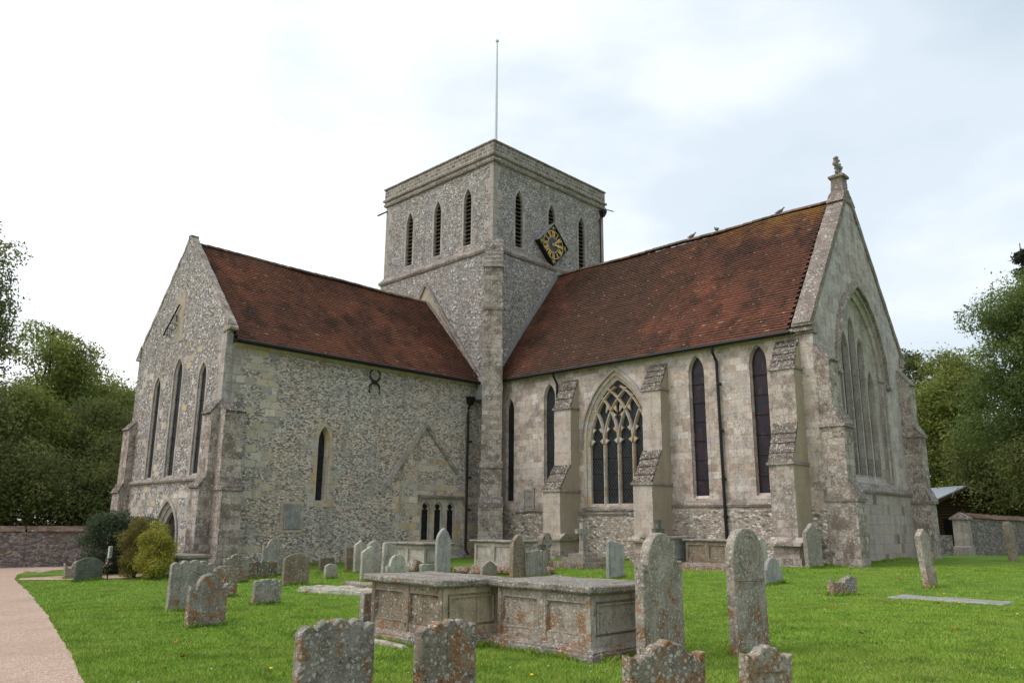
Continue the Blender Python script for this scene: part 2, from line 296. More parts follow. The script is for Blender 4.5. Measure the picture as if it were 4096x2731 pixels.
def ground_mat():
    t = NT('lawn', .95, .1)
    c = t.ramp(t.noise(t.tc, 1.1, 6, .65), [(.3, lin(88, 118, 42)), (.5, lin(102, 134, 50)), (.7, lin(116, 146, 60))])
    c = t.mix(t.mr(t.noise(t.tc, .38, 5, .6), .50, .68, 0, .6), c, lin(126, 134, 64))
    c = t.mix(t.mr(t.noise(t.tc, 2.4, 5, .7), .52, .66, 0, .5), c, lin(74, 100, 38))
    c = t.mix(.6, c, t.ramp(t.noise(t.map(t.tc, (1, 1, 1)), 55, 4, .8), [(.3, g3(.5)), (.5, g3(1)), (.7, g3(1.4))]), 'MULTIPLY')
    t.bump(t.noise(t.tc, 50, 4, .8), .7, .03)
    return t.out(c)
def blade_mat():
    t = NT('grass_blades', .8, .15)
    c = t.ramp(t.attr('rnd'), [(0, lin(98, 124, 40)), (.4, lin(132, 160, 56)), (.8, lin(158, 184, 80)), (.95, lin(172, 180, 98)), (1, lin(186, 178, 124))])
    c = t.mix(t.mr(t.noise(t.tc, .5, 5, .6), .46, .7, 0, .55), c, lin(154, 164, 80))
    c = t.mix(t.mr(t.noise(t.tc, 1.6, 4, .6), .50, .66, 0, .6), c, lin(80, 112, 42))
    c = t.mix(t.mr(t.noise(t.map(t.tc, loc=(7, 3, 0)), 4.5, 4, .7), .56, .7, 0, .55), c, lin(168, 166, 98))
    t.b.inputs['Subsurface Weight'].default_value = 0
    return t.out(c)
def path_mat():
    t = NT('gravel', .95, .1)
    v = t.vor(t.tc, 70)
    c = t.ramp(t.sep(v.outputs['Color'])[0], [(0, lin(156, 128, 112)), (.3, lin(176, 148, 130)), (.65, lin(188, 162, 144)), (.9, lin(206, 186, 168))])
    c = t.mix(.6, c, t.ramp(t.noise(t.tc, 1.2, 6, .65), [(.3, g3(.82)), (.5, g3(1)), (.7, g3(1.1))]), 'MULTIPLY')
    c = t.mix(t.mr(t.noise(t.tc, 9, 4, .7), .58, .72, 0, .35), c, lin(130, 108, 90))
    c = t.mix(t.mr(t.noise(t.map(t.tc, (1, .5, 1), rot=(0, 0, .25)), .8, 5, .6), .46, .62, 0, .4), c, lin(164, 140, 120))
    t.bump(v.outputs['Distance'], .6, .01)
    return t.out(c)
def leaf_mat(name, stops, warm=None):
    t = NT(name, .6, .25)
    c = t.ramp(t.attr('rnd'), stops)
    if warm: c = t.mix(t.mr(t.noise(t.tc, .6, 4, .6), .55, .68, 0, .6), c, warm)
    tr = t.n('ShaderNodeBsdfTranslucent', {'Color': c}); mx = t.n('ShaderNodeMixShader', {0: .45, 1: t.b.outputs[0], 2: tr.outputs[0]})
    t.t.links.new(mx.outputs[0], t.t.nodes['Material Output'].inputs['Surface'])
    return t.out(c)
M['lawn'] = ground_mat(); M['blades'] = blade_mat(); M['gravel'] = path_mat()
M['leaf_dark'] = leaf_mat('dark_green_leaves', [(0, lin(68, 76, 42)), (.5, lin(106, 114, 62)), (.85, lin(138, 144, 84)), (1, lin(164, 164, 102))], lin(150, 140, 80))
M['leaf_mid'] = leaf_mat('mid_green_leaves', [(0, lin(84, 96, 46)), (.5, lin(128, 138, 66)), (.85, lin(160, 168, 88)), (1, lin(176, 176, 96))], lin(168, 158, 76))
M['leaf_light'] = leaf_mat('light_green_leaves', [(0, lin(72, 88, 44)), (.5, lin(104, 120, 64)), (.85, lin(136, 150, 86)), (1, lin(160, 168, 108))])
M['leaf_conifer'] = leaf_mat('conifer_needles', [(0, lin(34, 42, 30)), (.6, lin(56, 64, 44)), (1, lin(84, 84, 58))])
M['leaf_laurel'] = leaf_mat('glossy_shrub_leaves', [(0, lin(44, 54, 36)), (.6, lin(76, 90, 62)), (1, lin(130, 142, 116))])
M['leaf_golden'] = leaf_mat('golden_shrub_leaves', [(0, lin(110, 114, 42)), (.45, lin(168, 164, 70)), (.8, lin(204, 194, 96)), (1, lin(214, 202, 122))], lin(172, 130, 66))
M['leaf_olive'] = leaf_mat('olive_shrub_leaves', [(0, lin(86, 84, 40)), (.5, lin(130, 122, 62)), (1, lin(168, 154, 88))], lin(146, 108, 64))

# ------------------------------------------------------------------ objects
def tag(o, label=None, cat=None, group=None, kind=None):
    if label: o['label'] = label
    if cat: o['category'] = cat
    if group: o['group'] = group
    if kind: o['kind'] = kind
    return o
def empty(name, loc=(0, 0, 0), rz=0):
    o = bpy.data.objects.new(name, None); COL.objects.link(o); o.location = loc; o.rotation_euler = (0, 0, rz); o.empty_display_size = .2
    return o
def nrnd(p, s=1.0): return mnoise.noise_vector(Vector(p) * s)
class MB:
    def __init__(s): s.v = []; s.f = []
    def add(s, vs, fs):
        o = len(s.v); s.v += [tuple(x) for x in vs]; s.f += [tuple(i + o for i in f) for f in fs]; return s
    def box(s, x0, x1, y0, y1, z0, z1):
        vs = [(x, y, z) for z in (z0, z1) for y in (y0, y1) for x in (x0, x1)]
        return s.add(vs, [(0, 2, 3, 1), (4, 5, 7, 6), (0, 1, 5, 4), (2, 6, 7, 3), (0, 4, 6, 2), (1, 3, 7, 5)])
    def ext(s, pts, vec):
        n = len(pts); vec = Vector(vec); a = [Vector(p) for p in pts]; b = [p + vec for p in a]
        return s.add(a + b, [tuple(range(n))[::-1], tuple(range(n, 2 * n))] + [(i, (i + 1) % n, n + (i + 1) % n, n + i) for i in range(n)])
    def loft(s, rings, close=True, caps=False):
        o = len(s.v); n = len(rings[0])
        for r in rings: s.v += [tuple(p) for p in r]
        for k in range(len(rings) - 1):
            for i in range(n if close else n - 1):
                j = (i + 1) % n
                s.f.append((o + k * n + i, o + k * n + j, o + (k + 1) * n + j, o + (k + 1) * n + i))
        if caps:
            s.f.append(tuple(o + i for i in range(n))[::-1]); s.f.append(tuple(o + (len(rings) - 1) * n + i for i in range(n)))
        return s
    def tube(s, pts, r, n=8, caps=True):
        pts = [Vector(p) for p in pts]; rs = r if isinstance(r, (list, tuple)) else [r] * len(pts)
        rings = []; up = Vector((0, 0, 1))
        for i, p in enumerate(pts):
            d = (pts[min(i + 1, len(pts) - 1)] - pts[max(i - 1, 0)]).normalized()
            a = d.cross(up); a = a.normalized() if a.length > .05 else d.cross(Vector((1, .3, 0))).normalized()
            b = d.cross(a)
            rings.append([p + (a * math.cos(t * 2 * math.pi / n) + b * math.sin(t * 2 * math.pi / n)) * rs[i] for t in range(n)])
        return s.loft(rings, True, caps)
    def ball(s, c, r, n=8, sq=(1, 1, 1)):
        c = Vector(c); rings = []
        for i in range(1, n):
            a = math.pi * i / n
            rings.append([c + Vector((math.sin(a) * math.cos(t) * r * sq[0], math.sin(a) * math.sin(t) * r * sq[1], math.cos(a) * r * sq[2])) for t in [2 * math.pi * k / (n + 2) for k in range(n + 2)]])
        return s.loft(rings, True, True)
    def each(s, name, mat, parent=None, **k):
        out = []
        import collections
        par = list(range(len(s.v)))
        def find(a):
            while par[a] != a: par[a] = par[par[a]]; a = par[a]
            return a
        for f in s.f:
            for i in f[1:]: par[find(i)] = find(f[0])
        gr = collections.OrderedDict()
        for f in s.f: gr.setdefault(find(f[0]), []).append(f)
        for fs in gr.values():
            ids = sorted({i for f in fs for i in f}); mp = {a: b for b, a in enumerate(ids)}
            m = MB(); m.v = [s.v[i] for i in ids]; m.f = [tuple(mp[i] for i in f) for f in fs]; out.append(m.build(name, mat, parent, **k))
        return out
    def build(s, name, mat, parent=None, rough=0, sub=.3, smooth=False, seed=0, bevel=0):
        me = bpy.data.meshes.new(name); me.from_pydata(s.v, [], s.f); me.update()
        bm = bmesh.new(); bm.from_mesh(me)
        if bevel:
            bmesh.ops.bevel(bm, geom=bm.edges[:], offset=bevel, segments=1, affect='EDGES', clamp_overlap=True)
        if rough:
            bmesh.ops.triangulate(bm, faces=[f for f in bm.faces if len(f.verts) > 4])
            for _ in range(6):
                L = [e for e in bm.edges if e.calc_length() > sub]
                if not L or len(bm.verts) > 30000: break
                bmesh.ops.subdivide_edges(bm, edges=L, cuts=1, use_grid_fill=True)
            for v in bm.verts:
                v.co += nrnd((v.co.x + seed, v.co.y, v.co.z), 2.2) * rough + nrnd((v.co.x, v.co.y + seed, v.co.z), 9) * rough * .6
        bmesh.ops.recalc_face_normals(bm, faces=bm.faces[:])
        bm.to_mesh(me); bm.free()
        if smooth:
            for p in me.polygons: p.use_smooth = True
        me.materials.append(mat)
        o = bpy.data.objects.new(name, me); COL.objects.link(o); o.parent = parent
        return o

def arrmesh(name, V, F, mat, rnd=None, parent=None, smooth=False):
    """mesh from numpy arrays: V (n,3), F (m,k) all k-gons, rnd per vertex"""
    me = bpy.data.meshes.new(name); k = F.shape[1]
    me.vertices.add(len(V)); me.vertices.foreach_set('co', V.astype(np.float32).ravel())
    me.loops.add(F.size); me.loops.foreach_set('vertex_index', F.astype(np.int32).ravel())
    me.polygons.add(len(F)); me.polygons.foreach_set('loop_start', np.arange(0, F.size, k, dtype=np.int32))
    me.polygons.foreach_set('loop_total', np.full(len(F), k, dtype=np.int32))
    if rnd is not None:
        a = me.attributes.new('rnd', 'FLOAT', 'POINT'); a.data.foreach_set('value', rnd.astype(np.float32))
    me.update(calc_edges=True)
    if smooth: me.polygons.foreach_set('use_smooth', np.ones(len(F), dtype=bool))
    me.materials.append(mat)
    o = bpy.data.objects.new(name, me); COL.objects.link(o); o.parent = parent
    return o

# ground height
GC = np.array([(26,-25,0),(20,-19,0),(12,-16,0),(14,-10,.1),(4,-20,-.1),(15,0.5,.38),(15,9,.45),(20,2,.42),(22,-8,.15),(28,-5,.3),(5,.5,.3),(8,-5,.25),(0,-2,.15),(-.7,-12.5,0),(-5,-12.7,-.2),(-9,-12.7,-.25),(0,-20,-.2),(-15,-20,-.3),(-10,-35,-.3),(-30,-15,-.3),(16,-30,-.05),(5,-30,-.2),(-9,2,0),(24,18,.3),(10,30,.3),(-30,30,.2),(40,0,.3),(45,-25,0),(26,-50,0),(30,40,.3),(-40,-50,-.3),(-2,-8,.08),(60,60,.3),(60,-60,0),(-60,60,.2)])
def gz(x, y):
    x = np.asarray(x, float); y = np.asarray(y, float)
    d = (x[..., None] - GC[:, 0]) ** 2 + (y[..., None] - GC[:, 1]) ** 2
    w_ = 1 / (d + 6) ** 2
    return (w_ * GC[:, 2]).sum(-1) / w_.sum(-1)
def G(x, y): return float(gz(x, y))

# ------------------------------------------------------------------ ground, path, grass
n = 260
def warp(a, c, span=420):
    return c + np.sinh(a * 5.2) / math.sinh(5.2) * span
lx = warp(np.linspace(-1, 1, n), 10); ly = warp(np.linspace(-1, 1, n), -12)
X, Y = np.meshgrid(lx, ly, indexing='ij'); Z = gz(X, Y)
V_ = np.stack([X, Y, Z], -1).reshape(-1, 3)
I, J = np.meshgrid(np.arange(n - 1), np.arange(n - 1), indexing='ij'); q = (I * n + J).ravel()
ground = arrmesh('ground', V_, np.stack([q, q + n, q + n + 1, q + 1], 1), M['lawn'], smooth=True); tag(ground, kind='structure')
EDGE = [(30,-25.6),(21,-23.2),(16.89,-21.93),(14.97,-21.45),(12.71,-20.94),(8.49,-19.95),(4.91,-19.17),(.22,-18.17),(-2.13,-17.77)]
EDGE2 = [(-5.0,-16.95),(-7.3,-15.95),(-8.1,-14.6),(-8.5,-12),(-8.9,-6),(-10.4,-6),(-11.1,-14),(-11.9,-20),(-12.3,-26),(-2,-25),(10,-26),(20,-28.5),(30,-31.5)]
def resamp(P, st, wob):
    out = []
    for a, b in zip(P[:-1], P[1:]):
        a, b = Vector(a), Vector(b); k = max(1, int((b - a).length / st))
        for i in range(k):
            p = a.lerp(b, i / k); nn = mnoise.noise_vector(Vector((p.x * 1.7, p.y * 1.7, 0))); p = p + Vector((nn.x, nn.y)) * wob; out.append((p.x, p.y))
    return out + [tuple(P[-1])]
PATHPOLY = resamp(EDGE + EDGE2, .28, .045)
BRANCH = resamp([(-2.0,-17.72),(-.6,-16.6),(.75,-15.35),(-1.4,-13.6),(-3.4,-12.5),(-4.9,-12.5),(-3.2,-13.4),(-.2,-15.4),(-1.3,-16.5),(-2.6,-17.5)], .3, .04)
def sheet(name, poly, mat, dz):
    bm = bmesh.new(); vs = [bm.verts.new((x, y, 0)) for x, y in poly]
    f = bm.faces.new(vs); bmesh.ops.triangulate(bm, faces=[f])
    for _ in range(7):
        L = [e for e in bm.edges if e.calc_length() > 1.0]
        if not L: break
        bmesh.ops.subdivide_edges(bm, edges=L, cuts=1)
        bmesh.ops.triangulate(bm, faces=[f for f in bm.faces if len(f.verts) > 3])
    for v in bm.verts: v.co.z = G(v.co.x, v.co.y) + dz
    bmesh.ops.recalc_face_normals(bm, faces=bm.faces[:])
    for f in bm.faces:
        if f.normal.z < 0: f.normal_flip()
    me = bpy.data.meshes.new(name); bm.to_mesh(me); bm.free(); me.materials.append(mat)
    o = bpy.data.objects.new(name, me); COL.objects.link(o); return tag(o, kind='structure')
sheet('gravel_path', PATHPOLY, M['gravel'], .012)
sheet('branch_path', BRANCH, M['gravel'], .016)
def inpoly(x, y, poly):
    c = np.zeros(x.shape, bool); P = np.array(poly)
    for (x1, y1), (x2, y2) in zip(P, np.roll(P, -1, 0)):
        m = ((y1 > y) != (y2 > y)) & (x < (x2 - x1) * (y - y1) / (y2 - y1 + 1e-12) + x1); c ^= m
    return c
rng = np.random.default_rng(3)
def cull(x, y, marg=1.0):
    d = np.stack([x - 26, y + 25.04], -1); f = np.array([-.70116, .71284]); r = np.array([.714, .70])
    a, b = d @ f, d @ r
    return (a > 3.5) & (np.abs(b) < a * .66 + marg)
TUFTS = []     # (x, y) points along the feet of stones and walls
def grass():
    xs, ys, hs, ws = [], [], [], []
    for d0, d1, dens, hh, ww in ((4, 11, 2600, .034, .005), (11, 17, 1100, .028, .007), (17, 27, 320, .026, .010)):
        A = 3.2 * d1 * (d1 - d0) ; N = int(dens * A)
        dd = rng.uniform(d0, d1, N); bb = rng.uniform(-1.1, 1.1, N) * d1 * .70
        x = 26 - .70116 * dd + .714 * bb; y = -25.04 + .71284 * dd + .70 * bb
        m = cull(x, y) & ~inpoly(x, y, PATHPOLY) & ~inpoly(x, y, BRANCH)
        m &= ~((x < -.7) & (y > -12.5) & (x > -9)) & ~((x > -9) & (x < 15.1) & (y > .45) & (y < 9))
        x, y = x[m], y[m]
        xs.append(x); ys.append(y); hs.append(rng.uniform(.5, 1.25, len(x)) * hh); ws.append(rng.uniform(.7, 1.3, len(x)) * ww)
    tp = np.array(TUFTS); dcam = np.hypot(tp[:, 0] - 26, tp[:, 1] + 25.04); tp = tp[dcam < 34]; dcam = dcam[dcam < 34]
    k = 14; tx = np.repeat(tp[:, 0], k) + rng.normal(0, .028, len(tp) * k); ty = np.repeat(tp[:, 1], k) + rng.normal(0, .028, len(tp) * k); td = np.repeat(dcam, k)
    m = ~inpoly(tx, ty, PATHPOLY); tx, ty, td = tx[m], ty[m], td[m]
    xs.append(tx); ys.append(ty); hs.append(rng.uniform(.4, 1.5, len(tx)) * .07); ws.append(.004 + .0005 * td)
    x = np.concatenate(xs); y = np.concatenate(ys); h = np.concatenate(hs); w_ = np.concatenate(ws)
    N = len(x); z = gz(x, y)
    # clumping
    cl = np.sin(x * 5.1 + np.sin(y * 3.7)) * np.sin(y * 4.3 + np.sin(x * 2.9)); h *= 1 + .35 * cl
    a = rng.uniform(0, math.pi, N); lx_, ly_ = rng.normal(0, .6, N) * h, rng.normal(0, .6, N) * h
    V = np.zeros((N, 3, 3)); dx, dy = np.cos(a) * w_, np.sin(a) * w_
    V[:, 0] = np.stack([x - dx, y - dy, z - .005], 1); V[:, 1] = np.stack([x + dx, y + dy, z - .005], 1); V[:, 2] = np.stack([x + lx_, y + ly_, z + h], 1)
    r = np.clip(rng.normal(.45, .2, N) + .12 * cl, 0, 1)
    o = arrmesh('grass', V.reshape(-1, 3), np.arange(3 * N).reshape(-1, 3), M['blades'], np.repeat(r, 3)); tag(o, kind='stuff')
    print('blades', N)
# ------------------------------------------------------------------ the church
class Fr:
    def __init__(s, ax, val, sgn): s.ax, s.val, s.sgn = ax, val, sgn
    def P(s, u, z, d=0):
        return (s.val + s.sgn * d, u, z) if s.ax == 0 else (u, s.val + s.sgn * d, z)
XT, XW, LT, YC, YN, LC = -.72, -8.8, 12.48, .48, 8.88, 15.06
FG = Fr(1, -LT, -1); FE = Fr(0, XT, 1); FS = Fr(1, YC, -1); FC = Fr(0, LC, 1); FTS = Fr(1, 0, -1); FTE = Fr(0, 0, 1)
XR = (XT + XW) / 2; YR = (YC + YN) / 2; T = 8.68
church = empty('church'); tag(church, 'old flint and stone church with square clock tower and red tiled roofs', 'church')

def arch(u0, hw, zb, zs, za, n=9):
    h = za - zs; R = (hw * hw + h * h) / (2 * hw); out = [(u0 - hw, zb), (u0 - hw, zs)]
    aA = math.asin(min(1, h / R))
    L = [(u0 - hw + R - R * math.cos(aA * i / n), zs + R * math.sin(aA * i / n)) for i in range(1, n + 1)]
    Rr = [(2 * u0 - x, z) for x, z in L[:-1]][::-1]
    return out + L + Rr + [(u0 + hw, zs), (u0 + hw, zb)]
def wall(mb, F, outer, holes, th):
    polys = [outer] + holes
    tri = tessellate_polygon([[Vector((u, z, 0)) for u, z in p] for p in polys])
    flat = [p for q in polys for p in q]; o = len(mb.v)
    mb.v += [F.P(u, z, 0) for u, z in flat] + [F.P(u, z, -th) for u, z in flat]; n = len(flat)
    for t in tri: mb.f.append(tuple(i + o for i in t)); mb.f.append(tuple(i + o + n for i in t[::-1]))
    k = 0
    for q in polys:
        m = len(q)
        for i in range(m):
            j = (i + 1) % m; mb.f.append((o + k + i, o + k + j, o + k + j + n, o + k + i + n))
        k += m
def ring(F, pts, d): return [F.P(u, z, d) for u, z in pts]
def lancet(F, u0, hwo, hwi, zb, zs, za, dep=.4, frame=.16, fmat='dressed', glass='glass_plain', teeth=(), sill=.1, stanch=2, louvre=False, splay_b=.1, name='lancet_window'):
    """hole in the wall is hwo+.03; the stone ring covers its edge"""
    mb = MB()
    A = arch(u0, hwo + frame, zb - sill, zs, za + frame * 1.1); B = arch(u0, hwo, zb, zs, za)
    C = arch(u0, hwi, zb + splay_b, zs, za - (hwo - hwi) * 1.15)
    mb.loft([ring(F, A, -.04), ring(F, A, .008), ring(F, B, .008), ring(F, B, -.05), ring(F, C, -dep), ring(F, C, -dep - .06)])
    for (za_, zb_, side, wd) in teeth:
        for s_ in ((-1, 1) if side == 0 else (side,)):
            e0 = u0 + s_ * (hwo + frame - .01); e1 = e0 + s_ * wd; a, b = min(e0, e1), max(e0, e1)
            mb.ext([F.P(a, za_, -.04), F.P(b, za_, -.04), F.P(b, zb_, -.04), F.P(a, zb_, -.04)], Vector(F.P(0, 0, .05)) - Vector(F.P(0, 0, 0)))
    fr = mb.build(name, M[fmat], church)
    g = MB(); g.add(ring(F, C, -dep - .04), [tuple(range(len(C)))])
    if louvre:
        g.build('opening', M['dark'], fr)
        l = MB(); z = zb + .12
        while z < za - .3:
            hw = hwi - .01
            if z > zs:
                h = (za - (hwo - hwi) * 1.15) - zs; R = (hwi ** 2 + h * h) / (2 * hwi)
                hw = math.sqrt(max(0, R * R - (z + .06 - zs) ** 2)) - (R - hwi) - .01
            if hw > .04: l.ext([F.P(u0 - hw, z, -dep + .10), F.P(u0 - hw, z + .03, -dep + .11), F.P(u0 - hw, z + .12, -dep - .02), F.P(u0 - hw, z + .09, -dep - .03)], Vector(F.P(2 * hw, 0, 0)) - Vector(F.P(0, 0, 0)))
            z += .215
        l.build('louvres', M['wood_louvre'], fr)
    else:
        g.build('glass', M[glass], fr)
        if stanch:
            b = MB()
            for i in range(1, stanch + 1):
                z = zb + (zs - zb) * i / (stanch + .6)
                b.tube([F.P(u0 - hwi, z, -dep + .0), F.P(u0 + hwi, z, -dep + .0)], .014, 5)
            b.each('saddle_bar', M['iron'], fr)
    return arch(u0, hwo + .03, zb - .02, zs, za + .04)

def part(mb, name, mat, parent=None, **k): return mb.build(name, M[mat], parent or church, **k)
def run(F, u0, u1, prof): return MB().ext([F.P(u0, z, d) for d, z in prof], Vector(F.P(u1, 0, 0)) - Vector(F.P(u0, 0, 0)))

# ---- transept gable wall
h1 = lancet(FG, -6.50, .32, .27, 3.22, 6.75, 7.3, .08, .12, 'dressed_grey', splay_b=.06)
h2 = lancet(FG, -4.60, .38, .32, 3.24, 7.15, 7.82, .10, .12, 'dressed_grey', splay_b=.06)
h3 = lancet(FG, -2.40, .32, .27, 3.24, 6.8, 7.38, .08, .12, 'dressed_grey', splay_b=.06)
door_h = arch(-4.25, .98, -.5, .95, 2.36)
mb = MB(); ZK = 8.52; ZA = 12.80
wall(mb, FG, [(XW, -.6), (XT, -.6), (XT, ZK), (XR, ZA), (XW, ZK)], [h1, h2, h3, door_h], .24)
gw = part(mb, 'gable_wall', 'flint_gable')
for a, b in ((-7.95, -1.5),):
    part(run(FG, XW + .7, -1.42, [(-.03, 3.02), (.10, 3.04), (.12, 3.10), (.02, 3.18), (-.03, 3.18)]), 'string_course', 'string', rough=.012)
# doorway
mb = MB(); A = arch(-4.25, 1.08, -.4, .95, 2.5); B = arch(-4.25, .96, -.4, .95, 2.34); Bb = arch(-4.25, .84, -.4, .95, 2.18); C = arch(-4.25, .70, -.4, .95, 2.0)
mb.loft([ring(FG, A, -.03), ring(FG, A, .06), ring(FG, B, .06), ring(FG, B, -.02), ring(FG, Bb, -.08), ring(FG, Bb, -.12), ring(FG, C, -.18), ring(FG, C, -.5)])
dw = part(mb, 'doorway', 'dressed_grey', rough=0)
g = MB(); g.add(ring(FG, C, -.30), [tuple(range(len(C)))]); dd = g.build('door', M['door'], dw)
g = MB()
for z in (.3, 1.3): g.box(-4.8, -3.75, -LT + .284, -LT + .296, z, z + .06)
g.build('strap_hinge', M['iron'], dd)
# coping of transept gable
def coping(F, ua, za, ub, zb, d0, d1, up, th, name='gable_coping', mat='coping', rough=.014):
    a, b = Vector((ua, za)), Vector((ub, zb)); t = (b - a).normalized(); nn = Vector((-t.y, t.x))
    if nn.y < 0: nn = -nn
    p = [a + nn * (up - th), b + nn * (up - th), b + nn * up, a + nn * up]
    mb = MB(); v0 = [F.P(q.x, q.y, d0) for q in p]; vec = Vector(F.P(0, 0, d1)) - Vector(F.P(0, 0, d0))
    return part(mb.ext(v0, vec), name, mat, rough=rough)
coping(FG, XT + .12, ZK - .05, XR - .03, ZA + .06, .02, -.27, .10, .14, mat='ashlar_rough', rough=.02)
coping(FG, XW - .12, ZK - .05, XR + .03, ZA + .06, .02, -.27, .10, .14, mat='ashlar_rough', rough=.02)
part(MB().box(XR - .13, XR + .13, -LT - .03, -LT + .29, ZA - .05, ZA + .15), 'apex_stone', 'coping', rough=.015)
part(MB().ext([(XT - .25, -LT - .03, 8.30), (XT + .24, -LT - .03, 8.34), (XT + .26, -LT - .03, 8.42), (XT + .06, -LT - .03, 8.66), (XT - .25, -LT - .03, 8.92)], (0, .33, 0)), 'kneeler', 'ashlar_rough', rough=.015)
part(MB().ext([(XW + .2, -LT - .06, 8.28), (XW - .22, -LT - .06, 8.30), (XW - .24, -LT - .06, 8.38), (XW + .2, -LT - .06, 8.9)], (0, .33, 0)), 'kneeler', 'coping', rough=.012)
# scrolled iron stay on gable
b = MB(); y0 = -LT - .09
b.tube([(-6.25, y0, 9.0), (-4.95, y0, 10.05)], .035, 6)
b.tube([(-5.33, y0, 9.72), (-5.12, y0, 9.62), (-5.04, y0, 9.36)], .03, 6)
sp = [(-5.98, 9.2), (-5.8, 9.22), (-5.55, 9.12), (-5.3, 9.06), (-5.13, 9.1), (-5.06, 9.22), (-5.14, 9.32), (-5.24, 9.28), (-5.22, 9.2)]
b.tube([(x, y0, z) for x, z in sp], .02, 6)
b.tube([(-5.98 + .11 * math.cos(a), y0, 9.08 + .11 * math.sin(a)) for a in [i * .7 for i in range(9)]], .018, 6)
part(b, 'iron_stay', 'iron')
part(MB().box(-5.35, -4.6, -LT - .012, -LT + .02, 8.55, 10.6), 'rendered_patch', 'plaster', rough=.004)

# ---- transept east wall
hE = lancet(FE, -8.20, .25, .17, 2.33, 4.65, 5.25, .22, .16, 'dressed', 'glass_plain',
            teeth=[(2.25, 2.62, 0, .18), (2.62, 3.1, -1, .34), (2.9, 3.3, 1, .30), (3.1, 3.45, -1, .12), (3.7, 4.1, 0, .1), (4.35, 4.7, -1, .2)], sill=.14)
mb = MB()
wh = [(-3.32, .82), (-.98, .82), (-.98, 2.66), (-3.32, 2.66)]
wall(mb, FE, [(-LT + .242, -.6), (.1, -.6), (.1, 8.02), (-LT + .242, 8.02)], [hE, wh], .6)
part(mb, 'transept_wall', 'flint_transept')
mb = MB(); wall(mb, Fr(0, XW, -1), [(-LT + .242, -.6), (.3, -.6), (.3, 8.02), (-LT + .242, 8.02)], [], .6); part(mb, 'transept_wall', 'flint_transept')
part(run(FE, -LT + .3, -.3, [(-.05, 7.78), (.05, 7.78), (.09, 7.88), (.17, 7.93), (.19, 8.02), (-.05, 8.02)]), 'cornice', 'dressed', rough=.008)
# three-light window under a square label
wf = MB()
def rect(u0, u1, z0, z1): return [(u0, z0), (u1, z0), (u1, z1), (u0, z1)]
outer = rect(-3.36, -.94, .78, 2.70); lights = [arch(c, .225, .93, 2.22, 2.52, 6) for c in (-2.98, -2.28, -1.56)]
wall(wf, Fr(0, XT - .05, 1), outer, lights, .09)
wl_ = [arch(c, .195, .93, 2.2, 2.44, 6) for c in (-2.98, -2.28, -1.56)]
for a_, b_ in zip(lights, wl_): wf.loft([ring(FE, a_, -.13), ring(FE, b_, -.17)])
wf.ext([FE.P(-3.5, .66, -.05), FE.P(-3.5, .66, .02), FE.P(-3.5, .82, .02), FE.P(-3.5, .82, -.05)], (0, 2.6, 0))
w3 = part(wf, 'three_light_window', 'dressed', rough=0)
g = MB(); g.box(XT - .20, XT - .17, -3.3, -1.0, .84, 2.6); g.build('glass', M['glass_plain'], w3)
cu = MB()
for c in (-2.98, -2.28, -1.56):
    for s_ in (-1, 1): cu.ext([FE.P(c + s_ * .20, 2.20, -.16), FE.P(c + s_ * .08, 2.18, -.16), FE.P(c + s_ * .17, 2.33, -.16)], (.05, 0, 0))
cu.each('cusp', M['dressed'], w3)
hm = MB(); hm.ext([FE.P(-3.48, 2.68, -.02), FE.P(-3.48, 2.68, .09), FE.P(-3.48, 2.76, .11), FE.P(-3.48, 2.82, -.02)], (0, 2.64, 0))
hm.box(XT - .02, XT + .1, -3.48, -3.38, 2.46, 2.68); hm.box(XT - .02, XT + .1, -.94, -.84, 2.46, 2.68)
hm.build('hood_mould', M['string'], w3, rough=.008)
# memorial tablet, wall plate, old roof lines, blocked arch
tb = part(MB().box(XT - .02, XT + .07, -9.74, -9.02, 1.35, 2.27), 'wall_tablet', 'tablet', bevel=.015)
MB().box(XT + .0, XT + .03, -9.86, -8.9, 1.24, 2.36).build('tablet_surround', M['dressed'], tb, rough=.01)
def strip(F, pts, wd, d, mat, name, rough=.012):
    mb = MB()
    for (a, b) in zip(pts[:-1], pts[1:]):
        a, b = Vector(a), Vector(b); t = (b - a).normalized(); nn = Vector((-t.y, t.x)) * wd / 2
        q = [a + nn, b + nn, b - nn, a - nn]
        mb.ext([F.P(p.x, p.y, -.03) for p in q], Vector(F.P(0, 0, d + .03)) - Vector(F.P(0, 0, 0)))
    return part(mb, name, mat, rough=rough)
strip(FE, [(-5.5, 2.8), (-3.22, 5.72)], .17, .11, 'dressed_grey', 'old_roof_line')
strip(FE, [(-3.14, 5.72), (-1.3, 3.75)], .16, .07, 'coping', 'old_roof_line')
ar = [(-4.55, 1.6)] + [p for p in arch(-2.62, 1.75, 1.6, 2.5, 4.25, 7)[1:-1]]
strip(FE, ar[:-3], .26, .006, 'dressed', 'blocked_arch', .004)
# spider-shaped iron wall tie
b = MB(); cx, cz = -6.0, 7.27; xx = XT + .07
b.ball((xx, cx, cz), .09, 8, (.7, 1, 1))
for sy in (-1, 1):
    for sz in (-1, 1):
        pts = [(0, 0), (.14, .08), (.24, .2), (.26, .34), (.2, .44), (.13, .5)] if sz > 0 else [(0, 0), (.12, .05), (.22, .14), (.26, .27), (.26, .4), (.23, .5)]
        b.tube([(xx, cx + sy * a, cz + sz * c) for a, c in pts], [.042, .04, .036, .033, .028, .022], 7)
part(b, 'iron_wall_tie', 'iron')

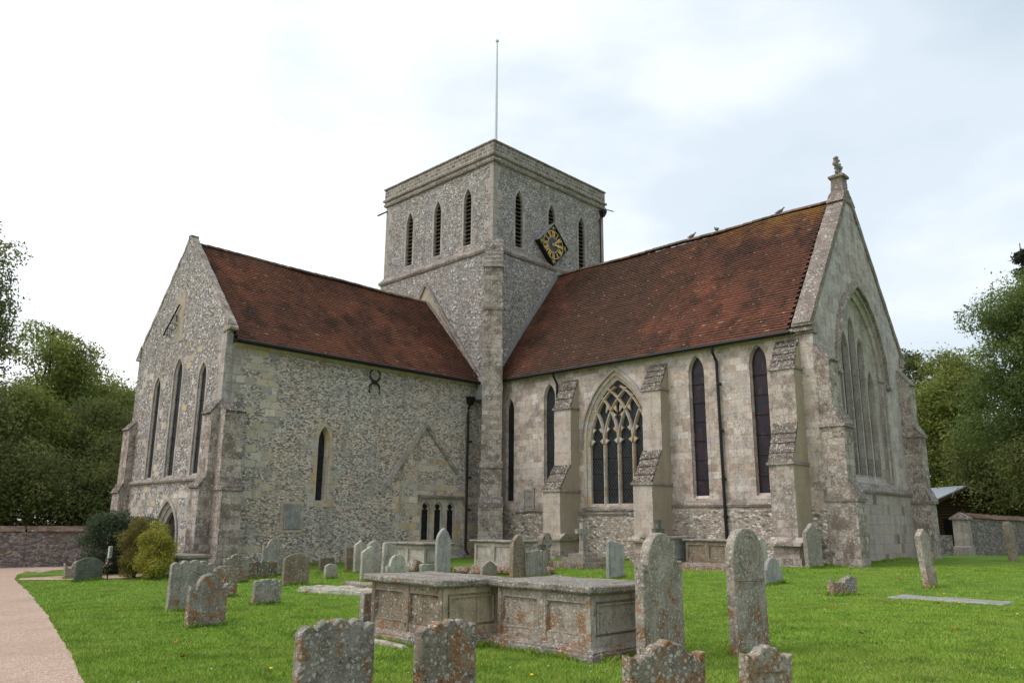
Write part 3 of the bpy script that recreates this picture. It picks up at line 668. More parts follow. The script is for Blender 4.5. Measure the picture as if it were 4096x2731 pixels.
# ---- buttresses : profile of (projection, z) swept across the width
def buttress(F, u0, u1, stages, top, mat, capmat='cap_stone', base=-.6, name='buttress', capth=.09, steps=0, gable=False, over=.0):
    """stages: [(proj, ztop_of_vertical, z_where_slope_meets_next)] from the ground up"""
    prof = [(-.05, base)]; caps = []
    for i, (d, zv, zn) in enumerate(stages):
        prof += [(d, base if i == 0 else stages[i - 1][2]), (d, zv)]
        dn = stages[i + 1][0] if i + 1 < len(stages) else 0
        prof.append((dn, zn)); caps.append((d, zv, dn, zn))
    prof.append((-.05, stages[-1][2])); 
    pp = []
    for p in prof:
        if not pp or (abs(pp[-1][0] - p[0]) + abs(pp[-1][1] - p[1])) > 1e-4: pp.append(p)
    vec = Vector(F.P(u1, 0, 0)) - Vector(F.P(u0, 0, 0))
    body = part(MB().ext([F.P(u0, z, d) for d, z in pp], vec), name, mat, rough=.013, sub=.35, seed=u0 * 3)
    for d, zv, dn, zn in caps:
        c = MB(); L = math.hypot(d - dn, zn - zv); t = Vector(((dn - d) / L, (zn - zv) / L)); nn = Vector((-t.y, t.x)) * -1
        if nn.x < 0: nn = -nn
        ns = max(1, steps) 
        if ns > 1 or d > .5:
            dm = MB(); dm.box(0, 1, 0, 1, 0, 1); dm.v = [F.P(u0 - .06 + (u1 - u0 + .12) * x, zv - .07 + .09 * z, -.02 + (d + .09) * y) for x, y, z in dm.v]; dm.build('drip_mould', M['string'], body, rough=.01, sub=.2, seed=u0)
        for k in range(ns):
            a = Vector((d, zv)) + t * (L * k / ns - .02); bq = Vector((d, zv)) + t * (L * (k + 1) / ns + .02)
            o0 = nn * (capth + (.02 if ns > 1 else 0)); o1 = nn * (capth * .55)
            ext = (over if k == 0 else 0)
            a2 = a - t * ext
            q = [a2 - nn * .02, bq - nn * .02, bq + o1, a2 + o0]
            c.ext([F.P(u0 - over, p.y, p.x) for p in q], Vector(F.P(u1 + over, 0, 0)) - Vector(F.P(u0 - over, 0, 0)))
        c.each('weathered_cap', M[capmat], body, rough=.02, sub=.15, seed=u0)
    return body
qn = MB(); rg = random.Random(15); z = -.3
while z < 8.2:
    h = rg.uniform(.24, .36); a, b_ = (rg.uniform(.3, .45), rg.uniform(.56, .75)) if rg.random() < .6 else (rg.uniform(.5, .7), rg.uniform(.3, .5))
    if rg.random() < .85: qn.box(XT - a, XT + .006, -LT - .006, -LT + b_, z, min(8.25, z + h - .012))
    z += h
qn.each('quoin', M['dressed_grey'], church)
buttress(FG, -1.42, XT - .002, [(.50, 2.72, 3.05), (.28, 5.3, 5.75)], 0, 'ashlar_rough')
buttress(FG, XW - .1, XW + .62, [(.42, 2.7, 3.05), (.28, 5.25, 5.6)], 0, 'ashlar_rough')
buttress(FE, -LT - .002, -11.72, [(.68, 2.72, 3.05), (.42, 5.35, 5.72)], 0, 'ashlar_rough')
b1 = buttress(FS, 3.96, 4.86, [(1.24, 2.95, 3.95), (.54, 6.35, 7.55)], 0, 'ashlar_clean', 'cap_stone', steps=3, capth=.05)
b2 = buttress(FS, 8.46, 9.30, [(1.28, 3.1, 4.3), (.56, 6.65, 7.65)], 0, 'ashlar_clean', 'cap_stone', steps=4, capth=.05)
b3 = buttress(FS, 13.74, 14.58, [(1.10, 3.6, 4.9), (.57, 6.78, 7.8)], 0, 'ashlar_lichen', 'cap_stone', steps=4, capth=.05)
for u0, u1, d in ((3.9, 4.93, 1.24), (8.4, 9.37, 1.28), (13.68, 14.65, 1.10)):
    p = MB().box(u0 - .06, u1 + .06, YC - d - .16, YC + .02, -.5, .62)
    p.ext([(u0 - .12, YC - d - .22, 1.0), (u0 - .12, YC - d - .22, 1.06), (u0 + .03, YC - d - .03, 1.26), (u0 + .03, YC, 1.26), (u0 - .12, YC, 1.0)], (u1 - u0 + .2, 0, 0))
    part(p, 'buttress_plinth', 'ashlar_rough', rough=.012)
buttress(FC, YC - .0, 1.18, [(.98, 2.45, 2.95), (.76, 4.82, 5.45), (.46, 6.95, 7.55)], 0, 'ashlar_rough', 'coping')
buttress(FC, 8.16, YN + .01, [(.74, 2.55, 3.0), (.6, 5.1, 5.5), (.40, 7.1, 7.7)], 0, 'ashlar_rough', 'coping')
buttress(Fr(1, YN, 1), 14.2, 15.0, [(.9, 2.55, 3.0), (.6, 5.1, 5.5)], 0, 'ashlar_rough', 'coping')

# ---- chancel south wall
WX, WH = 6.80, 1.42
hA = lancet(FS, .83, .25, .23, 2.5, 6.62, 7.18, .10, .12, 'ashlar', 'glass', sill=.12)
hB = lancet(FS, 3.22, .32, .29, 2.5, 7.0, 7.58, .12, .12, 'ashlar', 'glass', sill=.12)
hC = lancet(FS, 10.54, .33, .30, 2.55, 7.15, 7.8, .14, .12, 'ashlar', 'glass_stained', sill=.12, stanch=6)
hD = lancet(FS, 13.02, .33, .30, 2.6, 7.2, 7.84, .14, .12, 'ashlar', 'glass_stained', sill=.12, stanch=6)
ZS, ZAP = 4.95, 7.35
big_o = arch(WX, WH + .16, 2.2, ZS - .1, ZAP + .20, 14)
mb = MB(); wall(mb, FS, [(.02, 2.14), (LC - .003, 2.14), (LC - .003, 8.1), (.02, 8.1)], [hA, hB, hC, hD, [(u, z) if z > 2.3 else (u, 2.18) for u, z in big_o]], .6)
part(mb, 'chancel_wall', 'ashlar')
mb = MB(); wall(mb, Fr(1, YC - .03, -1), [(.02, -.6), (LC - .002, -.6), (LC - .002, 2.14), (.02, 2.14)], [], .7); part(mb, 'chancel_wall_base', 'rubble')
mb = MB(); wall(mb, Fr(1, YN, 1), [(.1, -.6), (LC - .1, -.6), (LC - .1, 8.1), (.1, 8.1)], [], .6); part(mb, 'chancel_wall', 'ashlar')
SP = [(-.02, 2.06), (.06, 2.08), (.09, 2.16), (.02, 2.24), (-.02, 2.24)]
part(run(FS, 1.2, 3.9, SP), 'string_course', 'string', rough=.01)
part(run(FS, 4.9, 8.4, [(a, b - .12) for a, b in SP]), 'string_course', 'string', rough=.01)
part(run(FS, 9.34, 13.7, [(a, b + .16) for a, b in SP]), 'string_course', 'string', rough=.01)
part(run(FS, .1, LC - .6, [(-.03, 7.92), (.05, 7.93), (.10, 8.02), (.18, 8.06), (.2, 8.14), (-.03, 8.14)]), 'cornice', 'dressed', rough=.006)
tb = part(MB().box(1.78, 2.24, YC - .03, YC + .02, 2.34, 3.0), 'wall_tablet', 'tablet')
t2 = MB()
for q in ((1.68, 1.78, 2.24, 3.1), (2.24, 2.34, 2.24, 3.1), (1.78, 2.24, 3.0, 3.1)): t2.box(q[0], q[1], YC - .06, YC + .02, q[2], q[3])
t2.build('tablet_frame', M['dressed_grey'], tb)

# big traceried window
mb = MB()
n_ = 14
A = arch(WX, WH + .42, 2.22, ZS, ZAP + .52, n_); A2 = arch(WX, WH + .30, 2.22, ZS, ZAP + .38, n_); B = arch(WX, WH + .14, 2.24, ZS, ZAP + .18, n_)
C = arch(WX, WH, 2.42, ZS, ZAP, n_)
mb.loft([ring(FS, A2, -.04), ring(FS, A2, .006), ring(FS, B, .006), ring(FS, B, -.05), ring(FS, C, -.12), ring(FS, C, -.3)])
bw = part(mb, 'tracery_window', 'dressed')
hd = [p for p in A if p[1] >= ZS - .25 - .01]; 
hood_o = [(p[0], p[1]) for p in arch(WX, WH + .40, ZS - .3, ZS - .1, ZAP + .50, n_)]; hood_i = arch(WX, WH + .29, ZS - .3, ZS - .1, ZAP + .36, n_)
hb = MB(); hb.loft([ring(FS, hood_o, -.01), ring(FS, hood_o, .06), ring(FS, hood_i, .11), ring(FS, hood_i, -.01)], close=False)
hb.build('hood_mould', M['dressed_grey'], bw, rough=.006)
g = MB(); g.add(ring(FS, C, -.24), [tuple(range(len(C)))]); g.build('glass', M['glass'], bw)
hI = ZAP - ZS; R = (WH * WH + hI * hI) / (2 * WH)
def inside(u, z, m=.0):
    if abs(u - WX) > WH - m: return False
    if z < ZS: return True
    return math.hypot(u - (WX - WH + R), z - ZS) < R - m and math.hypot(u - (WX + WH - R), z - ZS) < R - m
def bar(pts, wd, d0, d1):
    mb = MB(); rings = []
    for i, p in enumerate(pts):
        a = Vector(pts[max(i - 1, 0)]); b_ = Vector(pts[min(i + 1, len(pts) - 1)]); t = (b_ - a).normalized(); nn = Vector((-t.y, t.x)) * wd / 2; p = Vector(p)
        rings.append([FS.P(*(p + nn), d0), FS.P(*(p + nn * .35), d1), FS.P(*(p - nn * .35), d1), FS.P(*(p - nn), d0), FS.P(*(p - nn), d0 - .1), FS.P(*(p + nn), d0 - .1)])
    return mb.loft(rings, True, True)
mull = [WX - .71, WX - .0, WX + .71]
zsp = 4.75
for um in mull:
    bar([(um, 2.4), (um, zsp)], .12, -.15, -.07).build('mullion', M['dressed'], bw)
tr = MB(); R2 = R
starts = [WX - WH] + mull + [WX + WH]
for um in starts:
    for sg in (-1, 1):
        pts = []
        for k in range(0, 40):
            a = k * .026; u = um + sg * (R2 - R2 * math.cos(a)); z = zsp + R2 * math.sin(a)
            if not inside(u, z, -.02) and k > 1: break
            pts.append((u, z))
        if len(pts) > 3:
            q = bar(pts, .10, -.15, -.07); tr.add(q.v, q.f)
tr.each('tracery_bar', M['dressed'], bw)
cs = MB()
for i in range(4):
    ua, ub = starts[i], starts[i + 1]; um = (ua + ub) / 2
    for s_ in (-1, 1):
        for zc, w0, ww in ((zsp + .15, .30, .2), (zsp + .62, .22, .15)):
            e0 = um + s_ * w0
            cs.ext([FS.P(e0, zc - .12, -.20), FS.P(e0 - s_ * ww * .85, zc + .02, -.20), FS.P(e0, zc + .12, -.20)], (0, -.09, 0))
for (uu, zz) in ((WX - .34, zsp + 1.45), (WX + .34, zsp + 1.45), (WX, zsp + 1.15)):
    for s_ in (-1, 1): cs.ext([FS.P(uu + s_ * .28, zz - .16, -.20), FS.P(uu + s_ * .1, zz + .02, -.20), FS.P(uu + s_ * .24, zz + .14, -.20)], (0, -.09, 0))
cs.each('cusp', M['dressed'], bw)
b = MB()
for z in (3.0, 3.62, 4.24, 6.35): b.tube([FS.P(WX - WH * (.5 if z > 6 else 1), z, -.22), FS.P(WX + WH * (.5 if z > 6 else 1), z, -.22)], .013, 5)
b.each('saddle_bar', M['iron'], bw)
part(run(FS, WX - WH - .35, WX + WH + .3, [(-.05, 2.13), (.10, 2.15), (.10, 2.22), (-.26, 2.42), (-.3, 2.13)]), 'window_sill', 'string', rough=.01)

# ---- chancel east gable
EX0, EW = 4.62, 2.0
eo = arch(EX0, EW + .18, 3.1, 7.1, 10.35, 14)
mb = MB(); KZ = 8.3; AZ = 14.25
wall(mb, FC, [(YC + .004, 2.5), (YN, 2.5), (YN, KZ), (YR, AZ), (YC + .004, KZ)], [eo], .56); part(mb, 'east_gable_wall', 'ashlar_east')
mb = MB(); wall(mb, Fr(0, LC + .05, 1), [(YC + .68, -.6), (YN - .6, -.6), (YN - .6, 2.78), (YC + .68, 2.78)], [], .6); part(mb, 'east_wall_base', 'ashlar_plinth')
part(run(FC, YC + .7, YN - .7, [(-.02, 2.74), (.12, 2.76), (.14, 2.84), (.04, 2.98), (-.02, 2.98)]), 'string_course', 'string', rough=.01)
mb = MB(); A = arch(EX0, EW + .3, 3.05, 7.1, 10.52, 14); B = arch(EX0, EW + .14, 3.12, 7.1, 10.28, 14); B2 = arch(EX0, EW + .0, 3.2, 7.1, 10.08, 14); C = arch(EX0, EW - .16, 3.34, 7.1, 9.86, 14)
mb.loft([ring(FC, A, -.03), ring(FC, A, .007), ring(FC, B, .007), ring(FC, B, -.08), ring(FC, B2, -.14), ring(FC, B2, -.22), ring(FC, C, -.30), ring(FC, C, -.57)])
ew = part(mb, 'east_window', 'dressed_grey')
g = MB(); g.add(ring(FC, C, -.52), [tuple(range(len(C)))]); g.build('glass', M['glass_east'], ew)
ho, hi = arch(EX0, EW + .40, 6.9, 7.1, 10.72, 14), arch(EX0, EW + .24, 6.9, 7.1, 10.45, 14)
hb = MB(); hb.loft([ring(FC, ho, -.01), ring(FC, ho, .08), ring(FC, hi, .14), ring(FC, hi, -.01)], close=False); 
hb.build('hood_mould', M['string'], ew, rough=.02)
hb = MB()
for s_ in (-1, 1): hb.ball(FC.P(EX0 + s_ * (EW + .32), 6.85, .08), .13)
hb.each('hood_stop', M['string'], ew)
FCm = Fr(0, LC - .48, 1)
mm = MB(); lw = (2 * EW - .32) / 5; heads = [7.6, 8.8, 9.5, 8.8, 7.6]
outer = C; ls = []
for k in range(5):
    uc = EX0 - (EW - .16) + lw * (k + .5); ls.append(arch(uc, lw / 2 - .06, 3.42, heads[k] - .85, heads[k] - .12, 7))
wall(mm, Fr(0, LC - .30, 1), outer, ls, .1)
for a_ in ls:
    uc = (a_[0][0] + a_[-1][0]) / 2; zs_ = a_[1][1]; b2_ = arch(uc, lw / 2 - .05, 3.42, zs_, zs_ + .8, 7)
    mm.loft([ring(FC, a_, -.30), ring(FC, arch(uc, lw / 2 - .09, 3.42, zs_, zs_ + .68, 7), -.50)])
mm.build('mullions', M['dressed_grey'], ew)
sh = MB()
for s_ in (-1, 1):
    u = EX0 + s_ * (EW + .06); sh.tube([FC.P(u, 3.2, -.1), FC.P(u, 7.0, -.1)], .06, 8); sh.ball(FC.P(u, 7.1, -.1), .12, 8, (1, 1, .7))
sh.each('jamb_shaft', M['dressed_grey'], ew)
coping(FC, YC - .12, KZ - .1, YR + .05, AZ + .1, .05, -.60, .16, .22)
coping(FC, YN + .12, KZ - .1, YR - .05, AZ + .1, .05, -.60, .16, .22)
kn = MB()
for z0, z1, o_ in ((7.95, 8.03, .06), (8.03, 8.12, .16), (8.12, 8.2, .1), (8.2, 8.32, .22)): kn.box(LC - .62, LC + .06, YC - o_, YC + .3, z0, z1)
part(kn, 'kneeler', 'string', rough=.008)
kn = MB()
for z0, z1, o_ in ((7.95, 8.12, .12), (8.12, 8.32, .22)): kn.box(LC - .62, LC + .06, YN - .3, YN + o_, z0, z1)
part(kn, 'kneeler', 'string', rough=.008)
# finial cross on its pedestal
fx = LC - .27
p = MB(); p.loft([[(fx + a * w_, YR + b_ * w2, z) for a, b_ in ((-1, -1), (1, -1), (1, 1), (-1, 1))] for z, w_, w2 in ((13.85, .32, .62), (14.25, .30, .36), (14.42, .24, .24), (14.95, .22, .22), (14.97, .30, .30), (15.06, .30, .30), (15.14, .16, .16))], True, True)
ped = part(p, 'cross_pedestal', 'coping', rough=.02, sub=.15)
c = MB(); c.tube([(fx, YR, 15.1), (fx, YR, 15.85)], [.075, .055], 8)
c.tube([(fx, YR - .24, 15.52), (fx, YR + .24, 15.52)], .075, 8)
for a, z, r in ((0, 15.2, .13), (-.27, 15.52, .11), (.27, 15.52, .11), (0, 15.88, .11), (-.14, 15.8, .08), (.14, 15.8, .08), (-.19, 15.64, .085), (.19, 15.64, .085), (-.2, 15.38, .085), (.2, 15.38, .085), (-.13, 15.25, .08), (.13, 15.25, .08), (0, 15.52, .13)):
    c.ball((fx, YR + a * 1.1, z), r * .78, 7)
c.build('finial_cross', M['string'], ped, rough=.03, sub=.08)

# ---- roofs: every plain tile is modelled
def tiles(name, O, A, U, mat, gauge=.135, tw=.18, sag=.045, seed=1, ridge=True):
    """O eave corner, A vector along the eave, U vector up the slope"""
    O, A, U = Vector(O), Vector(A), Vector(U); la, lu = A.length, U.length; a, u = A / la, U / lu; nrm = a.cross(u)
    if nrm.z < 0: nrm = -nrm
    rg = np.random.default_rng(seed); nr = int(lu / gauge); nc = int(la / tw)
    r, c = np.meshgrid(np.arange(nr), np.arange(nc), indexing='ij'); r = r.ravel(); c = c.ravel(); N = len(r)
    jit = rg.normal(0, .006, N) + .012 * np.sin(r * 1.3 + 4 * np.sin(c * .05))
    s0 = (c + .5 * (r % 2) - .25) * tw; s1 = s0 + tw * .97; s0 = np.clip(s0, 0, la); s1 = np.clip(s1, 0, la)
    t0 = r * gauge + jit; t1 = t0 + gauge * 1.25
    h0 = .046 + rg.uniform(0, .008, N); h1 = .006
    tl = rg.normal(0, .004, N)
    an, un, nn, On = map(lambda v: np.array(v), (a, u, nrm, O))
    def P(s, t, h):
        sg = sag * (np.sin(s * .55 + 1) + .6 * np.sin(s * 1.3 + t * .7)) * np.sin(np.clip(t / lu, 0, 1) * 2.2)
        return On + s[:, None] * an + t[:, None] * un + (h + sg)[:, None] * nn
    zero = np.zeros(N) - .004
    V = np.stack([P(s0, t0, h0 + tl), P(s1, t0, h0 - tl), P(s1, t1, zero + h1), P(s0, t1, zero + h1), P(s0, t0, zero), P(s1, t0, zero), P(s0, t0, h0 + tl), P(s1, t0, h0 - tl)], 1)
    b = np.arange(N)[:, None] * 8
    F = np.concatenate([b + np.array([0, 1, 2, 3]), b + np.array([4, 5, 7, 6])])
    rnd = np.clip(rg.normal(.5, .09, N) + .35 * (rg.random(N) < .012), 0, 1)
    rr_ = np.repeat(rnd, 8).reshape(-1, 8); rr_[:, 4:] = -1  # negative value flags the front faces for the painted shadow line
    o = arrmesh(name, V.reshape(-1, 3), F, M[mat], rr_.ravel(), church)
    return o
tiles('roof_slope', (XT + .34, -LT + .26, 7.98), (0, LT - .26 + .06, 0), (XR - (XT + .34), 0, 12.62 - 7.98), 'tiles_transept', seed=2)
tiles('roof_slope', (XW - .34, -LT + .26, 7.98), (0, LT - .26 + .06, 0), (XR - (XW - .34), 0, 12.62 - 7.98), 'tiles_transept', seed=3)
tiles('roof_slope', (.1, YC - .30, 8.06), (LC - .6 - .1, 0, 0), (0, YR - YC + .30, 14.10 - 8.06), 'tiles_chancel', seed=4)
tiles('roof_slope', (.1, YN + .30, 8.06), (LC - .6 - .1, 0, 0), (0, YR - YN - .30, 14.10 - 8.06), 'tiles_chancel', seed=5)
def under(O, A, U):  # boarded roof bodies under the tiles
    pass
rb = MB(); rb.ext([(XT + .28, -LT + .25, 7.90), (XR, -LT + .25, 12.56), (XW - .28, -LT + .25, 7.90)], (0, LT - .2, 0)); part(rb, 'roof_body', 'gutter')
rb = MB(); rb.ext([(.05, YC - .24, 7.98), (.05, YR, 14.03), (.05, YN + .24, 7.98)], (LC - .65, 0, 0)); part(rb, 'roof_body', 'gutter')
def ridge(a, b, mat, sag=.03):
    a, b = Vector(a), Vector(b); L = (b - a).length; n = int(L / .42); t = (b - a) / L; s_ = t.cross(Vector((0, 0, 1)))
    mb = MB(); vs = []; rr = []
    for i in range(n):
        p = a + t * (L * i / n); q = a + t * (L * (i + 1) / n + .01); dz = .015 * math.sin(i * .5) + random.uniform(-.008, .008)
        rings = [[x + s_ * (.15 * math.cos(k)) + Vector((0, 0, .13 * math.sin(k) + dz + e - .04)) for k in [math.pi * j / 6 for j in range(7)]] for x, e in ((p, .012), (q, 0))]
        mb.loft(rings, False)
        rr += [random.random()] * 14
    o = part(mb, 'ridge_tiles', mat); at = o.data.attributes.new('rnd', 'FLOAT', 'POINT'); at.data.foreach_set('value', np.array(rr, dtype=np.float32)); return o
ridge((XR, -LT + .28, 12.64), (XR, .1, 12.64), 'tiles_cap')
ridge((.1, YR, 14.13), (LC - .58, YR, 14.13), 'tiles_cap')
# gutters and downpipes
def gut(a, b): 
    return part(MB().tube([a, b], .065, 8), 'gutter', 'gutter')
gut((XT + .40, -LT + .4, 7.93), (XT + .40, -.25, 7.93)); gut((.35, YC - .36, 8.0), (LC - .65, YC - .36, 8.0))
def pipe(pts, r=.055, cuffs=(), hop=None):
    p = MB().tube(pts, r, 8)
    for q in cuffs: p.tube([(pts[-1][0], pts[-1][1], q - .05), (pts[-1][0], pts[-1][1], q + .05)], r * 1.5, 8)
    o = part(p, 'downpipe', 'gutter')
    if hop: MB().loft([[(hop[0] + a * s_, hop[1] + c * s_, z) for a, c in ((-1, -1), (1, -1), (1, 1), (-1, 1))] for z, s_ in ((hop[2] - .32, .07), (hop[2] - .1, .15), (hop[2] + .06, .17))], True, True).build('hopper_head', M['gutter'], o)
    return o
pipe([(11.44, YC - .34, 7.95), (11.44, YC - .32, 7.75), (11.46, YC - .1, 7.45), (11.52, YC - .1, .3)], cuffs=(6.6, 4.9, 3.2, 1.9))
pipe([(3.72, YC - .34, 7.95), (3.72, YC - .30, 7.8), (3.74, YC - .1, 7.5), (3.76, YC - .1, 2.3)], cuffs=(6.4,))
pipe([(XT + .12, -.62, 7.1), (XT + .12, -.78, 6.75), (XT + .12, -.80, 6.5), (XT + .12, -.80, .5), (XT + .3, -.8, .3)], cuffs=(5.2, 3.6, 2.2), hop=(XT + .13, -.70, 7.2))
ld = MB(); ld.box(XT + .05, .18, -.42, -.12, 7.15, 7.62); ld.box(XT + .2, .1, -.36, -.14, 7.62, 8.2)
part(ld, 'lead_rainwater_box', 'lead', bevel=.02)
# flashings along tower
strip(Fr(0, .1, 1), [(YC - .3, 8.15), (YR + .05, 14.42)], .24, .06, 'lead', 'roof_flashing', .01)
strip(Fr(0, .1, 1), [(YN + .3, 8.15), (YR - .05, 14.42)], .24, .06, 'lead', 'roof_flashing', .01)
FT1 = Fr(1, -.1, -1)
gp = MB(); gp.ext([FT1.P(-.92, 8.1, .0), FT1.P(XR, 13.62, .0), FT1.P(-8.5, 8.1, 0)], (0, -.035, 0)); part(gp, 'old_gable_infill', 'plaster', rough=.01)
strip(FT1, [(-.82, 8.55), (XR, 13.68)], .15, .12, 'string', 'drip_mould', .015)
strip(FT1, [(-8.6, 8.55), (XR, 13.68)], .15, .12, 'string', 'drip_mould', .015)
strip(FT1, [(XT + .32, 8.0), (XR, 12.70)], .26, .10, 'coping', 'roof_verge', .012)

# ---- tower
tl = MB().box(-T - .12, .1, -.1, T + .1, -.6, 14.55); part(tl, 'tower_lower_stage', 'flint_tower')
hl = [lancet(FTS, u, .28, .26, 15.1, 17.4, 18.12, .14, .13, 'dressed_grey', louvre=True, sill=.06, name='belfry_opening', splay_b=.05) for u in (-6.5, -4.17, -1.84)]
mb = MB(); wall(mb, FTS, [(-T + .004, 14.5), (-.004, 14.5), (-.004, 19.2), (-T + .004, 19.2)], hl, .7)
hr = [lancet(FTE, u, .28, .26, 15.02, 17.35, 18.05, .14, .13, 'dressed_grey', louvre=True, sill=.06, name='belfry_opening', splay_b=.05) for u in (1.84, 4.32, 6.76)]
wall(mb, FTE, [(.004, 14.5), (T - .004, 14.5), (T - .004, 19.2), (.004, 19.2)], hr, .7)
wall(mb, Fr(1, T, 1), [(-T + .004, 14.5), (-.004, 14.5), (-.004, 19.2), (-T + .004, 19.2)], [], .7); wall(mb, Fr(0, -T, -1), [(.004, 14.5), (T - .004, 14.5), (T - .004, 19.2), (.004, 19.2)], [], .7)
part(mb, 'tower_belfry_stage', 'flint_tower')
def loops(prof, mat, name, rough=0, **k):
    rings = [[(-T - o, -o, z), (o, -o, z), (o, T + o, z), (-T - o, T + o, z)] for o, z in prof]
    return part(MB().loft(rings), name, mat, rough=rough, **k)
loops([(.08, 14.34), (.17, 14.38), (.22, 14.48), (.20, 14.56), (-.03, 14.86), (-.03, 14.5)], 'string', 'string_course', .014)
loops([(-.03, 18.98), (.10, 19.04), (.14, 19.14), (.08, 19.24), (.08, 19.3), (.17, 19.34), (.19, 19.42), (.08, 19.52), (-.03, 19.5)], 'string', 'parapet_string', .012)
loops([(-.45, 19.2), (.09, 19.2), (.09, 20.08), (-.45, 20.08), (-.45, 19.2)], 'parapet', 'parapet')
loops([(-.5, 20.06), (.14, 20.06), (.15, 20.12), (.10, 20.17), (-.2, 20.26), (-.5, 20.17), (-.5, 20.06)], 'coping', 'parapet_coping', .01)
part(MB().box(-T, 0, 0, T, 19.0, 19.25), 'tower_roof', 'lead')
sp = MB().tube([(.05, -.05, 19.16), (.34, .2, 19.02)], .06, 8); part(sp, 'water_spout', 'lead')
part(MB().tube([(.05, T - .1, 19.1), (.75, T + .0, 18.75)], .035, 6), 'water_spout', 'lead')
part(MB().tube([(-T + .05, -.0, 18.8), (-T - .15, -.5, 18.45)], .045, 6), 'water_spout', 'gutter')
pipe([(.12, T - .22, 18.95), (.12, T - .22, 18.5), (.12, T - .42, 18.35), (.12, T - .42, 14.9)], hop=(.16, T - .2, 18.85))
# quoins on the near tower corner
qn = MB(); rg = random.Random(5); z = 14.95
while z < 18.9:
    h = rg.uniform(.26, .4); a, b_ = (rg.uniform(.2, .34), rg.uniform(.4, .6)) if rg.random() < .5 else (rg.uniform(.4, .6), rg.uniform(.2, .34))
    qn.box(-a, .006, -.006, b_, z, z + h - .015); z += h
qn.each('quoin', M['dressed_grey'], church)
qn = MB(); z = 14.95
while z < 18.9:
    h = rg.uniform(.26, .4); a = rg.uniform(.25, .6); qn.box(-T - .006, -T + a, -.006, .3, z, z + h - .015); z += h
qn.each('quoin', M['dressed_grey'], church)
qn = MB(); z = 14.95
while z < 18.9:
    h = rg.uniform(.26, .4); a = rg.uniform(.25, .6); qn.box(-.3, .006, T - a, T + .006, z, z + h - .015); z += h
qn.each('quoin', M['dressed_grey'], church)
# diagonal corner buttress
e_ = Vector((.70711, -.70711, 0)); s__ = Vector((.70711, .70711, 0)); ctr = Vector((.1, -.1, 0)) + s__ * .09
def diag(d0, d1, hw, z0, z1, dd1=None):
    vs = []
    for z, dd in ((z0, d1), (z1, dd1 if dd1 is not None else d1)):
        for d in (d0, dd):
            for s_ in (-hw, hw): p = ctr + e_ * d + s__ * s_; vs.append((p.x, p.y, z))
    return vs, [(0, 2, 3, 1), (4, 5, 7, 6), (0, 1, 5, 4), (2, 6, 7, 3), (0, 4, 6, 2), (1, 3, 7, 5)]
db = MB()
for a in ((-.5, .82, .53, -.6, 2.35, None), (-.5, .66, .47, 2.35, 4.05, None), (-.5, .60, .455, 4.05, 9.25, None), (-.5, .50, .44, 9.25, 11.35, None), (-.5, .40, .415, 11.35, 13.4, None), (-.5, .40, .41, 13.4, 15.0, -.32)):
    db.add(*diag(*a))
dbo = part(db, 'corner_buttress', 'ashlar_rough', rough=.02, sub=.2)
cp = MB(); cp.add(*diag(-.4, .86, .57, 2.33, 2.5)); cp.add(*diag(-.4, .80, .53, 2.5, 2.75, .66)); cp.add(*diag(-.4, .74, .52, 4.0, 4.12)); cp.add(*diag(-.4, .72, .5, 4.12, 4.3, .6))
cp.add(*diag(-.4, .62, .47, 9.15, 9.45, .5)); cp.add(*diag(-.4, .56, .46, 11.28, 11.4)); cp.add(*diag(-.4, .54, .45, 11.4, 11.62, .4))
for k in range(7):
    z0 = 13.36 + k * .235; d = .46 - k * .105; cp.add(*diag(-.45, d + .05, .46 - .004 * k, z0, z0 + .05)); cp.add(*diag(-.45, d + .04, .45 - .004 * k, z0 + .05, z0 + .25, d - .07))
cp.each('weathered_cap', M['string'], dbo, rough=.012, sub=.2)
# flagpole with stays
fp = part(MB().tube([(-4.34, 4.34, 19.2), (-4.34, 4.34, 22.5), (-4.34, 4.34, 26), (-4.34, 4.34, 29.7)], [.10, .09, .075, .045], 10), 'flagpole', 'pole')
MB().ball((-4.34, 4.34, 29.78), .11).build('pole_ball', M['pole'], fp)
st = MB()
for dx, dy in ((-3.9, -3.9), (3.9, 3.9), (3.9, -3.9), (-3.9, 3.9)): st.tube([(-4.34, 4.34, 23.2), (-4.34 + dx, 4.34 + dy, 20.1)], .006, 4)
st.build('stay_wires', M['lead'], fp)

# ---- clock
CX, CY, CZ, CR = .24, 4.13, 15.70, 1.14
FK = Fr(0, CX, 1)
def K(u, z, d=0): return FK.P(CY + u, CZ + z, d)
ck = part(MB().loft([[K(0, CR * s_, d), K(CR * s_, 0, d), K(0, -CR * s_, d), K(-CR * s_, 0, d)] for d, s_ in ((-.22, 1), (.06, 1), (.06, .95), (0, .94))] + [[K(0, .0, 0)] * 4]), 'clock', 'clock_black')
hood = MB()
for s_ in (-1, 1): hood.ext([K(0, CR + .0, -.22), K(s_ * (CR + .0), 0, -.22), K(s_ * (CR + .03), .02, -.22), K(0, CR + .05, -.22)], Vector((.32, 0, 0)))
hood.build('clock_hood', M['lead'], ck)
def disc(r0, r1, d, n=48):
    mb = MB(); a = [2 * math.pi * k / n for k in range(n)]
    mb.loft([[K(r0 * math.sin(t), r0 * math.cos(t), d) for t in a], [K(r1 * math.sin(t), r1 * math.cos(t), d) for t in a]]); return mb
disc(.0, .40, .014).build('clock_centre', M['clock_grey'], ck)
gd = disc(.40, .425, .018); gd2 = disc(.735, .765, .018); gd.add(gd2.v, gd2.f); gd.build('chapter_rings', M['gold'], ck)
NUM = ['XII', 'I', 'II', 'III', 'IIII', 'V', 'VI', 'VII', 'VIII', 'IX', 'X', 'XI']
nm = MB()
